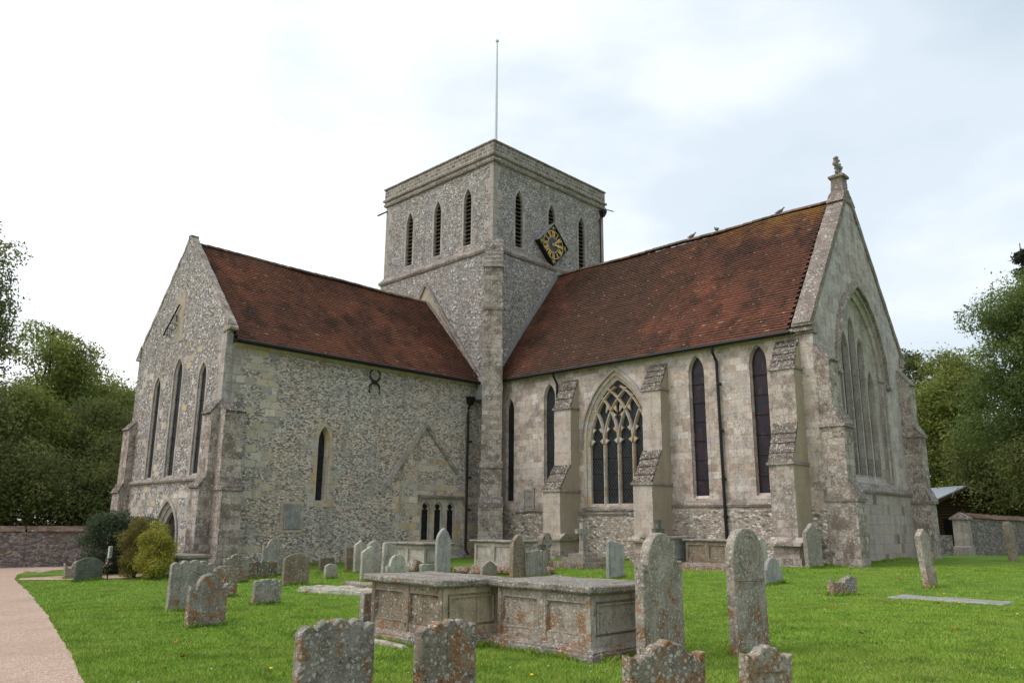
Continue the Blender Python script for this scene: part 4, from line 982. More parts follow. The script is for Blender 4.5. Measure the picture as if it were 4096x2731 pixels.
def stroke(cx, x0, z0, x1, z1, wd, ang):
    a, b_ = Vector((x0, z0)), Vector((x1, z1)); t = (b_ - a).normalized(); nn = Vector((-t.y, t.x)) * wd / 2
    q = []
    for p in (a + nn, b_ + nn, b_ - nn, a - nn):
        X_, Z_ = p.x, p.y + .58
        q.append(K(X_ * math.cos(ang) + Z_ * math.sin(ang), -X_ * math.sin(ang) + Z_ * math.cos(ang), .02))
    nm.ext(q, (.012, 0, 0))
for i, s in enumerate(NUM):
    ws = {'I': .055, 'V': .12, 'X': .13}; tw = sum(ws[c] for c in s); x = -tw / 2; ang = i * math.pi / 6
    for c in s:
        wv = ws[c]; m = x + wv / 2
        if c == 'I': stroke(0, m, -.135, m, .135, .030, ang)
        elif c == 'V': stroke(0, x + .02, .135, m, -.135, .034, ang); stroke(0, x + wv - .015, .135, m, -.135, .018, ang)
        else: stroke(0, x + .02, .135, x + wv - .02, -.135, .034, ang); stroke(0, x + wv - .02, .135, x + .02, -.135, .018, ang)
        x += wv
nm.build('roman_numerals', M['gold'], ck)
def hand(ang, L, wd):
    mb = MB(); pts = [(-.03, -.12), (-wd, .0), (-wd * .55, L * .55), (-wd * 1.3, L * .68), (0, L), (wd * 1.3, L * .68), (wd * .55, L * .55), (wd, 0), (.03, -.12)]
    mb.ext([K(x * math.cos(ang) + z * math.sin(ang), -x * math.sin(ang) + z * math.cos(ang), .05) for x, z in pts], (.02, 0, 0)); return mb
hand(math.radians(94), .46, .05).build('hour_hand', M['gold'], ck)
hand(math.radians(48), .70, .035).build('minute_hand', M['gold'], ck)
orn = MB()
def curl(cx, cz, rot, s=1.0, mir=1):
    pts = []
    for k in range(14):
        a = k * .42; r = .10 * (1 - k / 18); x = mir * (r * math.cos(a) - .02); z = r * math.sin(a)
        pts.append((cx + (x * math.cos(rot) + z * math.sin(rot)) * s, cz + (-x * math.sin(rot) + z * math.cos(rot)) * s))
    orn.tube([K(x, z, .025) for x, z in pts], .016, 5)
for rot in range(4):
    a = rot * math.pi / 2; cx, cz = .88 * math.sin(a), .88 * math.cos(a); px, pz = math.cos(a), -math.sin(a)
    curl(cx + px * .08, cz + pz * .08, a, .85, 1); curl(cx - px * .08, cz - pz * .08, a, .85, -1)
    orn.tube([K(.84 * math.sin(a), .84 * math.cos(a), .025), K(1.02 * math.sin(a), 1.02 * math.cos(a), .025)], .014, 5)
orn.build('gilded_scrolls', M['gold'], ck)
# ------------------------------------------------------------------ graves
GM = {}
for k, a in dict(grey=(lin(152, 146, 136), .7, .6, .25), lich=(lin(146, 138, 128), 1.15, .9, .6), orange=(lin(142, 130, 116), 1.2, 1.0, 1.1), tall=(lin(164, 153, 138), 1.15, .9, .72), pale=(lin(184, 176, 162), .5, .4, .0), dark=(lin(112, 104, 90), .6, .9, .4), green=(lin(104, 108, 96), .2, .5, .0), white=(lin(184, 180, 166), .4, .4, .15), smooth=(lin(194, 178, 150), .12, .2, .1), slate=(lin(164, 162, 158), .25, .3, .0), brown=(lin(140, 126, 108), .4, 1.1, .35)).items():
    GM[k] = grave_mat(k + '_gravestone', a[0], a[1], a[2], a[3])
def profile(shape, w, h, seed=0):
    n = 48; out = []; R = w / 2
    for i in range(n + 1):
        s = -1 + 2 * i / n; a = abs(s)
        if shape == 'round': z = h - R + R * math.sqrt(max(0, 1 - s * s))
        elif shape == 'shoulder': z = h - .72 * R + .72 * R * math.sqrt(max(0, 1 - (s / .72) ** 2)) if a < .72 else h - .78 * R - .04 * R * math.sin((a - .72) / .28 * math.pi)
        elif shape == 'arched': z = (h - .62 * R + .62 * R * math.sqrt(max(0, 1 - (s / .60) ** 2))) if a < .60 else h - .66 * R - .08 * R * math.sin((a - .6) / .3 * math.pi) + (.03 if a > .9 else 0)
        elif shape == 'scallop':  z = h - .075 * h * a ** 2 + .060 * h * (abs(math.sin((s + 1.06) * math.pi * 2.2)) - 1)
        elif shape == 'ogee': z = h - .10 * w * (1 - math.cos(s * math.pi)) - .03 * w * math.sin(a * math.pi * 3) ** 2 + (.06 * w if a > .86 else 0)
        elif shape == 'gothic': q = (R * R + (.85 * w) ** 2) / (2 * R); z = h - .85 * w + math.sqrt(max(0, q * q - (q - R + a * R) ** 2))
        elif shape == 'peak': z = h - .32 * w * a
        elif shape == 'lancet_top': z = h - .30 * w * a ** 1.4 if a < .8 else h - .30 * w * .73 - (a - .8) * w * .1
        elif shape == 'segment': z = h - .16 * w * s * s - (.03 * w if a > .93 else 0)
        elif shape == 'slope': z = h - .22 * w * (s + 1) / 2 - (.3 * w * max(0, -s - .7))
        elif shape == 'broken': z = h * (.8 + .2 * math.sin(s * 3 + seed)) + .06 * mnoise.noise(Vector((s * 4, seed, 0)))
        else: z = h
        out.append((s * R, z))
    return out
def headstone(shape, x, y, w, h, t, mat, label, yaw=0., side=0., back=0., group=None, cat='headstone', name='headstone', base=None, border=None):
    P = profile(shape, w, h, x); sd = x * 7 + y
    P = [(u + .006 * mnoise.noise(Vector((u * 9, z * 9, sd))), z + .012 * mnoise.noise(Vector((u * 11, sd, 3)))) for u, z in P]
    zs = [-.18 + (P[-1][1] + .18) * k / 9 for k in range(10)]
    R = [(w / 2 + .007 * mnoise.noise(Vector((z * 6, sd, 1))), z) for z in zs[:-1]][::-1]; L = [(-w / 2 + .007 * mnoise.noise(Vector((z * 6, sd, 9))), z) for z in [-.18 + (P[0][1] + .18) * k / 9 for k in range(9)]]
    loop = L + P + R
    cxu = 0; cz_ = h * .5; bv = min(.012, t * .15)
    def ins(p, d): 
        v = Vector((p[0] - cxu, p[1] - cz_)); q = v * (1 - d / max(.08, v.length)); return (q.x, q.y + cz_)
    lin_ = [ins(p, bv) for p in loop]
    rg_ = [[(-t / 2, u, z) for u, z in lin_], [(-t / 2 + bv, u, z) for u, z in loop], [(t / 2 - bv, u, z) for u, z in loop], [(t / 2, u, z) for u, z in lin_]]
    mb = MB(); mb.loft(rg_); n = len(loop)
    tri = tessellate_polygon([[Vector((u, z, 0)) for u, z in lin_]])
    for tt in tri: mb.f.append(tuple(tt)); mb.f.append(tuple(i + 3 * n for i in tt[::-1]))
    o = mb.build(name, GM[mat])
    z0 = G(x, y); ya = math.radians(yaw)
    for k in range(int(w / .025)):
        u = -w / 2 + k * .025
        for s_ in (t / 2 + .015, -t / 2 - .015): TUFTS.append((x + math.cos(ya) * s_ - math.sin(ya) * u, y + math.sin(ya) * s_ + math.cos(ya) * u))
    o.location = (x, y, z0); o.rotation_euler = (side, back, math.radians(yaw))
    tag(o, label, cat, group)
    if border == 'round':
        b = MB(); r = w * .30; b.tube([(t / 2, r * math.cos(k), h - w * .42 + r * math.sin(k)) for k in [math.pi * 2 * j / 30 for j in range(31)]], .012, 6); b.build('carved_roundel', GM[mat], o)
        b = MB(); b.box(t / 2 - .01, t / 2 + .012, -w * .45, w * .45, h - w * .86, h - w * .82); b.build('carved_ledge', GM[mat], o)
    if border == 'arch':
        b = MB(); pp = [p for p in P if abs(p[0]) < w * .31]; b.tube([(t / 2 - .005, u * .97, z - .02) for u, z in pp], .018, 6)
        for s_ in (-1, 1): b.tube([(t / 2 - .005, s_ * w * .30, h - w * .34), (t / 2 - .005, s_ * w * .33, h - w * .37), (t / 2 - .005, s_ * w * .49, h - w * .33)], .014, 6)
        b.build('carved_arch', GM[mat], o)
    if border == 'panel':
        b = MB(); b.box(t / 2 - .01, t / 2 + .012, -w * .40, w * .40, h - w * .40, h - w * .37); b.build('carved_ledge', GM[mat], o)
    return o
def hs(*a, **k): return headstone(*a, **k)
GR = 'headstones in the churchyard lawn'
hs('scallop', 19.78, -20.88, .80, .78, .10, 'lich', 'wide scalloped headstone blotched with grey and orange lichen, leftmost of the front row', yaw=4, side=.0, group=GR)
hs('scallop', 20.25, -20.02, .68, .75, .11, 'orange', 'scalloped headstone thick with orange lichen in front of the gap between the two big tombs', yaw=2, group=GR)
hs('ogee', 21.94, -19.06, .84, .66, .12, 'orange', 'low broad headstone with lumpy mossy top in front of the tall round-topped stone', yaw=-14, side=-.02, group=GR)
hs('ogee', 22.46, -18.32, .54, .60, .11, 'tall', 'small brown mossy-topped headstone below the tall stone with the round carved panel', yaw=-16, side=-.06, group=GR, border='panel')
hs('shoulder', 20.14, -16.45, .90, 1.50, .13, 'tall', 'tall round-topped shouldered headstone covered in lichen beside the right-hand chest tomb', yaw=2, side=.0, group=GR)
hs('round', 20.66, -15.22, .78, 1.55, .12, 'tall', 'tall leaning headstone with a carved round panel in its rounded head', yaw=-2, side=-.035, back=-.03, group=GR, border='round')
hs('scallop', 10.97, -18.25, .82, .91, .11, 'grey', 'broad grey headstone with a wavy top standing behind the arched one near the path', yaw=3, side=-.01, group=GR)
hs('arched', 13.40, -19.05, .66, .80, .10, 'lich', 'headstone with a carved arch and curled shoulders, orange at its foot, nearest the gravel path', yaw=6, side=.0, group=GR, border='arch')
hs('scallop', 10.83, -16.6, .60, .49, .10, 'grey', 'small squat grey headstone alone on the lawn with a gently wavy top', yaw=2, side=-.015, group=GR)
hs('segment', 6.87, -13.6, .76, .80, .11, 'brown', 'plain buff headstone with a shallow curved top in front of the transept wall', yaw=2, group=GR)
hs('arched', 3.09, -12.15, .76, 1.12, .10, 'grey', 'grey headstone with a raised round crest against the corner of the transept', group=GR)
hs('ogee', 4.68, -14.15, .72, .78, .11, 'lich', 'pale lichened headstone with a bumpy crest before the transept corner buttress', side=.02, group=GR)
hs('segment', 8.69, -16.45, .58, .66, .10, 'orange', 'dark headstone streaked with orange lichen just behind the pair nearest the path', side=.02, group=GR)
hs('scallop', 3.79, -12.9, .96, .50, .11, 'dark', 'low wide dark headstone behind the small squat grey one', group=GR)
hs('scallop', 3.35, -10.4, .52, .50, .10, 'dark', 'small dark mottled headstone close to the transept wall under the lancet window', group=GR)
hs('flat', 3.75, -9.8, .30, .78, .10, 'brown', 'narrow dark reddish headstone leaning by the transept wall', side=.04, group=GR)
hs('peak', 4.39, -9.87, .42, .98, .10, 'pale', 'pale pointed headstone by the transept wall right of the narrow reddish one', group=GR)
hs('lancet_top', 7.53, -11.7, .64, .92, .10, 'pale', 'tall pale headstone, front one of the pale cluster left of the low chest tomb', side=.01, group=GR)
hs('lancet_top', 6.62, -10.96, .42, 1.02, .10, 'pale', 'pale headstone standing half hidden directly behind the front one of the pale cluster', group=GR)
hs('slope', 7.12, -10.78, .48, .97, .10, 'pale', 'pale headstone with a sloping top, rightmost of the pale cluster', side=-.02, group=GR)
hs('shoulder', 8.37, -11.44, .72, .70, .10, 'white', 'whitish rounded headstone just behind the left end of the near chest tomb slab', group=GR)
hs('broken', 7.95, -10.3, .50, .48, .16, 'brown', 'brown scrolled broken headstone between the whitish rounded stone and the white curled one', side=.3, group=GR)
hs('slope', 8.12, -10.15, .54, .42, .12, 'white', 'small white headstone with a curled top at the foot of the pointed grey marble one', yaw=4, side=.15, group=GR)
hs('gothic', 8.4, -9.87, .50, 1.33, .12, 'slate', 'tall grey headstone with a pointed arch top standing before the three-light window', group=GR)
hs('gothic', 10.29, -8.79, .54, 1.18, .14, 'brown', 'dark brown pointed headstone standing in front of the chest tomb by the corner buttress', yaw=4, group=GR)
hs('lancet_top', 9.63, -9.25, .56, .46, .11, 'grey', 'small lichened headstone between the pointed grey and pointed brown stones', group=GR)
hs('scallop', 10.41, -8.15, .80, .74, .12, 'grey', 'square grey headstone with a four-lobed top right of the pointed brown one', yaw=3, group=GR)
hs('slope', 12.08, -6.74, .66, 1.03, .11, 'slate', 'smooth grey headstone with a slanted broken top in front of the traceried window', yaw=-4, side=-.02, group=GR)
hs('round', 14.97, -3.85, .50, .98, .11, 'white', 'white round-topped headstone mostly hidden behind the tall leaning stone with the carved panel', group=GR)
hs('shoulder', 16.22, -5.75, .72, .64, .11, 'slate', 'low smooth grey round-topped headstone right of the tall leaning stone', yaw=-8, side=-.03, group=GR)
hs('peak', 15.16, -.92, .88, 1.32, .13, 'grey', 'leaning lichened headstone standing against the last chancel buttress', yaw=-4, side=.0, back=-.03, group=GR)
hs('broken', 18.57, -7.2, .72, .42, .16, 'lich', 'short broken stump of a headstone alone on the right lawn', yaw=-20, group=GR)
hs('peak', 19.45, -4.32, .52, 1.34, .14, 'tall', 'narrow leaning headstone with an eroded edge on the right lawn', yaw=-4, side=-.0, back=-.075, group=GR)
hs('segment', 18.22, 8.75, .80, 1.40, .16, 'brown', 'mottled headstone at the right edge in front of the boundary wall', back=-.05, group=GR)
hs('segment', .12, -16.45, .80, .66, .10, 'green', 'dark green-grey headstone with a shallow curved top beside the bushes and path', yaw=6, group=GR)
hs('broken', -1.2, -16.5, .34, .50, .14, 'lich', 'small crooked lichened headstone just left of the dark green-grey one', side=.12, group=GR)
hs('flat', 15.82, -17.72, .20, .58, .12, 'lich', 'thin lichened headstone end standing at the left end of the near chest tomb', side=.0, group=GR)
hs('broken', 8.6, -7.4, .62, .85, .2, 'dark', 'rough dark stone against the wall below the three-light window', yaw=10, group=GR)
hs('segment', 5.9, -11.9, .40, .42, .1, 'pale', 'low pale stone between the small dark mottled headstone and the buff one', group=GR)

def chest(x0, x1, y0, y1, h, mat, endmat, label, panels=2, slab=.09, over=.10, plinth=.14, zb=None, group='chest tombs by the church', slabmat='lich', yaw=0):
    cx, cy = (x0 + x1) / 2, (y0 + y1) / 2; z = G(cx, cy) if zb is None else zb
    e = empty('chest_tomb', (cx, cy, z), math.radians(yaw)); tag(e, label, 'chest tomb', group); X, Y = (x1 - x0) / 2, (y1 - y0) / 2; H = h - slab
    for k in range(int(2 * X / .025)): TUFTS.append((cx - X + k * .025, cy - Y - .16))
    for k in range(int(2 * Y / .025)): TUFTS.append((cx + X + .16, cy - Y + k * .025))
    mb = MB().box(-X + .06, X - .04, -Y + .055, Y - .03, -.2, H - .03); 
    body = mb.build('tomb_body', GM[endmat], e)
    fr = MB(); w_ = (2 * X) / panels
    for k in range(panels + 1):
        u = -X + k * w_; a, b = max(-X, u - .07), min(X, u + .07); fr.box(a, b, -Y - .012, -Y + .06, plinth, H)
    fr.box(-X, X, -Y, -Y + .06, H - .1, H - .012); fr.box(-X, X, -Y, -Y + .06, plinth - .02, plinth + .13)
    fr.build('panelled_side', GM[mat], e, rough=.006, sub=.12)
    pn = MB()
    for k in range(panels):
        u0 = -X + k * w_ + .1; u1 = u0 + w_ - .2
        pn.loft([[(u0 - o, -Y + d, plinth + .15 - o), (u1 + o, -Y + d, plinth + .15 - o), (u1 + o, -Y + d, H - .13 + o), (u0 - o, -Y + d, H - .13 + o)] for o, d in ((.035, .05), (.03, .0), (.012, -.006), (0, .035), (0, .05))])
        pn.box(u0, u1, -Y + .035, -Y + .054, plinth + .15, H - .13)
    pn.build('carved_panel', GM[mat], e)
    en = MB(); 
    en.box(X - .06, X + .004, -Y, -Y + .08, plinth, H); en.box(X - .06, X + .004, Y - .08, Y, plinth, H); en.box(X - .06, X, -Y + .08, Y - .08, H - .1, H - .012); en.box(X - .06, X, -Y + .08, Y - .08, plinth, plinth + .12)
    en.box(X - .05, X - .022, -Y + .13, Y - .13, plinth + .17, H - .15)
    for q in ((-Y + .11, -Y + .13, plinth + .15, H - .13), (Y - .13, Y - .11, plinth + .15, H - .13), (-Y + .13, Y - .13, plinth + .15, plinth + .17), (-Y + .13, Y - .13, H - .15, H - .13)): en.box(X - .05, X + .006, *q)
    en.build('panelled_end', GM[endmat], e)
    sl = MB(); sl.loft([[(sx * (X + o), sy * (Y + o), zz) for sx, sy in ((-1, -1), (1, -1), (1, 1), (-1, 1))] for o, zz in ((over - .05, H - .015), (over - .02, H), (over, H + .02), (over, H + slab - .015), (over - .015, h))], True, True)
    sl.build('top_slab', GM[slabmat], e, rough=.012, sub=.10)
    pl = MB(); pl.loft([[(sx * (X + o), sy * (Y + o), zz) for sx, sy in ((-1, -1), (1, -1), (1, 1), (-1, 1))] for o, zz in ((.14, -.2), (.14, plinth * .55), (.12, plinth * .62), (.12, plinth * .8), (.02, plinth + .01), (-.05, plinth + .01))], True, True)
    pl.build('plinth', GM[slabmat], e, rough=.014, sub=.12)
    return e
chest(16.15, 17.75, -17.88, -16.85, .87, 'brown', 'smooth', 'left one of the big near chest tombs, with dark mottled panels and a smooth end', yaw=-1)
chest(17.98, 19.62, -17.12, -15.98, .86, 'tall', 'pale', 'right one of the big near chest tombs, with moulded plinth and orange-stained panels', panels=2, yaw=-1)
chest(5.25, 6.95, -9.35, -8.35, .86, 'pale', 'pale', 'pale chest tomb with a thin overhanging slab under the three-light window', slab=.06, over=.14)
chest(7.6, 9.2, -7.9, -7.0, .90, 'pale', 'pale', 'chest tomb with an orange-edged slab at the foot of the tower corner buttress', slab=.06, over=.12)
chest(11.75, 13.25, -2.6, -1.6, .86, 'brown', 'slate', 'rusty brown chest tomb under the chancel wall beside the downpipe', slab=.06, over=.08)
chest(10.35, 11.5, -2.9, -1.9, .98, 'slate', 'slate', 'grey chest tomb behind the tall round-topped headstone, mossy lumps on its slab', slab=.08, over=.1)
chest(-.4, 1.4, -14.35, -13.45, .62, 'lich', 'grey', 'low chest tomb with a thick lichened slab before the gable doorway', slab=.1, over=.1)

def ledger(x, y, L, W, h, yaw, mat, label, name='ledger_stone', cat='grave slab', rough=.012, tilt=0):
    o = MB().loft([[(sx * (L / 2 - i), sy * (W / 2 - i), z) for sx, sy in ((-1, -1), (1, -1), (1, 1), (-1, 1))] for z, i in ((-.15, 0), (h - .02, 0), (h, .02))], True, True).build(name, GM[mat], None, rough=rough, sub=.12, seed=x)
    o.location = (x, y, G(x, y)); o.rotation_euler = (0, tilt, math.radians(yaw)); tag(o, label, cat); return o
ledger(20.55, -6.72, 2.15, .85, .025, 0, 'slate', 'flat grey ledger slab sunk in the right lawn')
ledger(9.75, -14.0, 2.3, .72, .10, 12, 'white', 'long low broken white grave slab in the grass left of the near chest tomb', rough=.05)
ledger(9.3, -13.2, 1.0, .3, .15, 12, 'lich', 'brown lichened stone bar lying on the back of the broken white slab', rough=.04)
ledger(-6.6, -15.9, .9, .4, .05, 30, 'white', 'small flat stone in the grass by the far bend of the path', rough=.02)
ledger(16.75, -18.16, 1.25, .10, .05, -4, 'white', 'thin white kerb stone in the grass in front of the left near chest tomb')
ledger(12.2, -8.5, 1.5, .5, .05, 5, 'white', 'pale flat grave slab behind the right near chest tomb')
ledger(12.8, -3.25, 1.7, .3, .16, 0, 'lich', 'rough stone kerb at the foot of the rusty brown chest tomb', rough=.03)
rk = MB(); rr = random.Random(4)
for k in range(34):
    u, v = rr.uniform(-1.5, 1.3), rr.uniform(-.35, .35); rk.ball((u, v, rr.uniform(.0, .12)), rr.uniform(.10, .2), 5, (1.3, 1, .55))
o = rk.build('rockery', GM['orange'], None, rough=.05, sub=.1); o.location = (9.35, -8.1, G(9.35, -8.1)); o.rotation_euler[2] = .75; tag(o, 'low mound of rough orange-lichened rocks around the chest tomb by the corner buttress', 'rockery')

# stone crosses
def cross_on_steps():
    x, y = 9.05, -4.45; z = G(x, y); e = empty('stepped_cross', (x, y, z)); tag(e, 'small stone cross on three square steps in front of the first chancel buttress', 'cross monument')
    for k, (s_, z0, z1) in enumerate(((.68, -.1, .18), (.50, .18, .32), (.34, .32, .44))):
        MB().box(-s_, s_, -s_, s_, z0, z1).build('step', GM['lich'], e, rough=.015, sub=.15)
    MB().loft([[(a * w_, b * w_, zz) for a, b in ((-1, -1), (1, -1), (1, 1), (-1, 1))] for zz, w_ in ((.44, .12), (.50, .09), (1.42, .075))], True, True).build('shaft', GM['grey'], e)
    MB().box(-.065, .065, -.30, .30, 1.08, 1.22).build('cross_arm', GM['grey'], e, rough=.01, sub=.1)
    e.rotation_euler[2] = -.1
cross_on_steps()
def celtic():
    x, y = 8.78, -5.95; z = G(x, y); o = MB()
    o.loft([[(a * t_, b * w_, zz) for a, b in ((-1, -1), (1, -1), (1, 1), (-1, 1))] for zz, w_, t_ in ((-.1, .24, .14), (.22, .2, .12), (.24, .13, .09), (.72, .09, .08), (1.10, .085, .075))], True, True)
    o.box(-.07, .07, -.28, .28, .74, .90)
    o.loft([[(dx, r * math.sin(a), .82 + r * math.cos(a)) for r, dx in ((.20, -.05), (.25, -.05), (.25, .05), (.20, .05))] for a in [2 * math.pi * k / 20 for k in range(21)]])
    ob = o.build('wheel_cross', GM['orange'], None, rough=.015, sub=.12); ob.location = (x, y, z); tag(ob, 'small ringed stone cross with orange lichen left of the first chancel buttress', 'gravestone')
celtic()
cr = MB().box(-.07, .07, -.09, .09, -.1, 1.50); cr.box(-.07, .07, -.25, .25, 1.08, 1.24)
o = cr.build('grave_cross', GM['green'], None, rough=.006, sub=.12); o.location = (11.2, -3.3, G(11.2, -3.3)); tag(o, 'greenish plain stone cross peeping above the tall round-topped headstone', 'gravestone')

# ------------------------------------------------------------------ boundary walls, hut, sign
def flint_wall(name, pts, h, th, label, cap=True, mat='boundary_flint', seed=1):
    e = empty(name, (pts[0][0], pts[0][1], G(*pts[0]))); tag(e, label, 'wall')
    ox, oy, oz = e.location
    for k, (a, b) in enumerate(zip(pts[:-1], pts[1:])):
        a, b = Vector(a), Vector(b); L = (b - a).length; t = (b - a) / L; nn = Vector((-t.y, t.x)) * th / 2; n_ = max(1, int(L / 3)); mb = MB(); rings = []
        for i in range(n_ + 1):
            p = a + t * (L * i / n_); z = G(p.x, p.y); rings.append([(p.x + nn.x - ox, p.y + nn.y - oy, z - .3 - oz), (p.x + nn.x - ox, p.y + nn.y - oy, z + h - oz), (p.x - nn.x - ox, p.y - nn.y - oy, z + h - oz), (p.x - nn.x - ox, p.y - nn.y - oy, z - .3 - oz)])
        mb.loft(rings, True, True); mb.build('wall_face', M[mat], e)
        if cap:   # tiled saddleback coping in small courses
            rg2 = np.random.default_rng(seed); Vs, Fs, Rs = [], [], []
            for side in (-1, 1):
                for r in range(4):
                    nt = int(L / .17)
                    for c in range(nt):
                        p = a + t * (c * .17); q = a + t * ((c + .96) * .17); z = G(p.x, p.y) + h - oz; j = rg2.normal(0, .006)
                        o0 = th / 2 + .10 - r * (th / 2 + .1) / 4; o1 = th / 2 + .10 - (r + 1.25) * (th / 2 + .1) / 4; z0 = z + .02 + r * .055 + j; z1 = z + .02 + (r + 1.2) * .05
                        m0 = Vector((-t.y, t.x)) * side
                        b0 = len(Vs); rv = rg2.uniform()
                        for P_, oo, zz in ((p, o0, z0 + .035), (q, o0, z0 + .035), (q, o1, z1 + .02), (p, o1, z1 + .02), (p, o0, z0), (q, o0, z0), (q, o1, z0), (p, o1, z0)):
                            Vs.append((P_.x + m0.x * oo - ox, P_.y + m0.y * oo - oy, zz)); Rs.append(rv)
                        Fs += [(b0, b0 + 1, b0 + 2, b0 + 3), (b0 + 4, b0 + 5, b0 + 1, b0), (b0 + 4, b0 + 5, b0 + 6, b0 + 7), (b0, b0 + 3, b0 + 7, b0 + 4), (b0 + 1, b0 + 2, b0 + 6, b0 + 5)]
            arrmesh('tiled_coping', np.array(Vs), np.array(Fs), M['tiles_cap'], np.array(Rs), e)
    return e
flint_wall('churchyard_wall', [(-13.4, -34), (-12.3, -22), (-11.35, -15.2), (-10.4, -5.5)], 1.38, .45, 'long grey flint wall with a red tiled coping left of the church')
flint_wall('churchyard_wall', [(14.9, 15.6), (15.7, 23), (17.2, 34), (22, 50)], 1.62, .45, 'flint wall with tiled coping right of the gate pier', seed=4)
flint_wall('low_wall', [(13.2, 12.2), (14.5, 14.4)], .85, .4, 'low flint wall between the chancel and the gate pier', cap=False)
p = MB(); p.loft([[(a * w_, b * w_, zz) for a, b in ((-1, -1), (1, -1), (1, 1), (-1, 1))] for zz, w_ in ((-.2, .36), (.35, .36), (.40, .31), (1.55, .31))], True, True)
gp = empty('gate_pier', (14.85, 15.2, G(14.85, 15.2)), .1); tag(gp, 'pale square stone gate pier with a small gabled cap by the hut', 'gate pier'); p.build('pier_shaft', M['dressed_grey'], gp, rough=.008)
p = MB().ext([(-.42, -.4, 1.54), (.42, -.4, 1.54), (.40, -.4, 1.62), (0, -.4, 1.86), (-.40, -.4, 1.62)], (0, .8, 0)); p.build('pier_cap', M['coping'], gp, rough=.012)

hut = empty('timber_hut', (10.7, 31.0, 0)); tag(hut, 'dark log-clad timber hut with a pale low-pitched roof behind the gate pier', 'hut')
hut.rotation_euler[2] = math.atan2(-.66, .75) + math.pi / 2
# local: gable wall on plane y=0 facing -y ... ridge along +y
b = MB(); b.ext([(-3.4, 0, -.2), (2.8, 0, -.2), (2.8, 0, 2.85), (0, 0, 4.0), (-3.4, 0, 2.62)], (0, 5, 0)); b.build('hut_wall', M['hut_wood'], hut)
lg = MB(); z = .1
while z < 3.7:
    xa = -3.4 if z < 2.6 else -3.4 * (4.0 - z) / 1.38; xb = 2.8 if z < 2.8 else 2.8 * (4.0 - z) / 1.15
    lg.tube([(xa, -.03, z), (xb, -.03, z)], .10, 7); z += .19
lg.build('log_cladding', M['hut_wood'], hut)
b = MB(); b.ext([(-4.1, -.6, 2.42), (0, -.6, 4.09), (0, -.6, 4.17), (-4.1, -.6, 2.50)], (0, 6, 0)); b.ext([(3.5, -.6, 2.66), (0, -.6, 4.09), (0, -.6, 4.17), (3.5, -.6, 2.74)], (0, 6, 0)); b.build('roof', M['hut_roof'], hut)
b = MB(); b.ext([(-4.1, -.64, 2.22), (0, -.64, 3.89), (0, -.64, 4.07), (-4.1, -.64, 2.40)], (0, .05, 0)); b.ext([(3.5, -.64, 2.46), (0, -.64, 3.89), (0, -.64, 4.07), (3.5, -.64, 2.64)], (0, .05, 0)); b.build('bargeboard', M['hut_wood'], hut)
MB().box(-1.5, -.6, -.16, -.12, 0, 2.1).build('doorway', M['dark'], hut)
MB().box(-2.75, -2.15, -.20, -.15, 1.9, 2.55).build('notice', M['notice'], hut)

sg = empty('notice_sign', (.4, -16.0, G(.4, -16)), 1.0); tag(sg, 'small white notice on a short post in front of the dark shrub', 'sign')
MB().tube([(0, .0, -.1), (0, 0, .92)], .02, 6).build('post', M['door'], sg)
MB().box(-.02, .02, -.17, .17, .62, .96).build('board', M['white_paint'], sg, bevel=.004)
ln = MB()
for k, (a, b_) in enumerate(((-.10, .11), (-.12, .09), (-.08, .12))): ln.box(.02, .022, a, b_, .86 - k * .07, .872 - k * .07)
ln.build('print_lines', M['clock_grey'], sg)

# ------------------------------------------------------------------ pigeons
def pigeon(x, y, z, yaw, label):
    o = MB(); rings = []
    for t, r, zz in ((-.17, .012, .085), (-.12, .028, .088), (-.07, .05, .10), (0, .062, .115), (.06, .055, .135), (.095, .035, .17), (.11, .028, .195), (.125, .03, .215), (.145, .022, .222), (.165, .006, .215)):
        rings.append([(t, r * math.cos(a), zz + r * 1.05 * math.sin(a)) for a in [2 * math.pi * k / 9 for k in range(9)]])
    o.loft(rings, True, True)
    ob = o.build('pigeon', M['pigeon'], None, smooth=True); ob.location = (x, y, z); ob.rotation_euler[2] = yaw; ob.scale = (1.25,) * 3
    l = MB()
    for s_ in (-.02, .02): l.tube([(.02, s_, .07), (.03, s_, .0)], .005, 4)
    l.build('legs', M['iron'], ob); tag(ob, label, 'bird', 'pigeons on the chancel ridge')
M['pigeon'] = simple('pigeon_feathers', lin(104, 104, 110), .7, 0, .4, 14)
pigeon(8.1, YR, 14.17, .3, 'grey pigeon perched on the chancel ridge, lowest and leftmost of the three')
pigeon(9.35, YR, 14.17, 2.6, 'grey pigeon perched on the chancel ridge, middle one of the three')
pigeon(12.3, YR, 14.17, .2, 'grey pigeon perched on the chancel ridge nearest the gable cross')

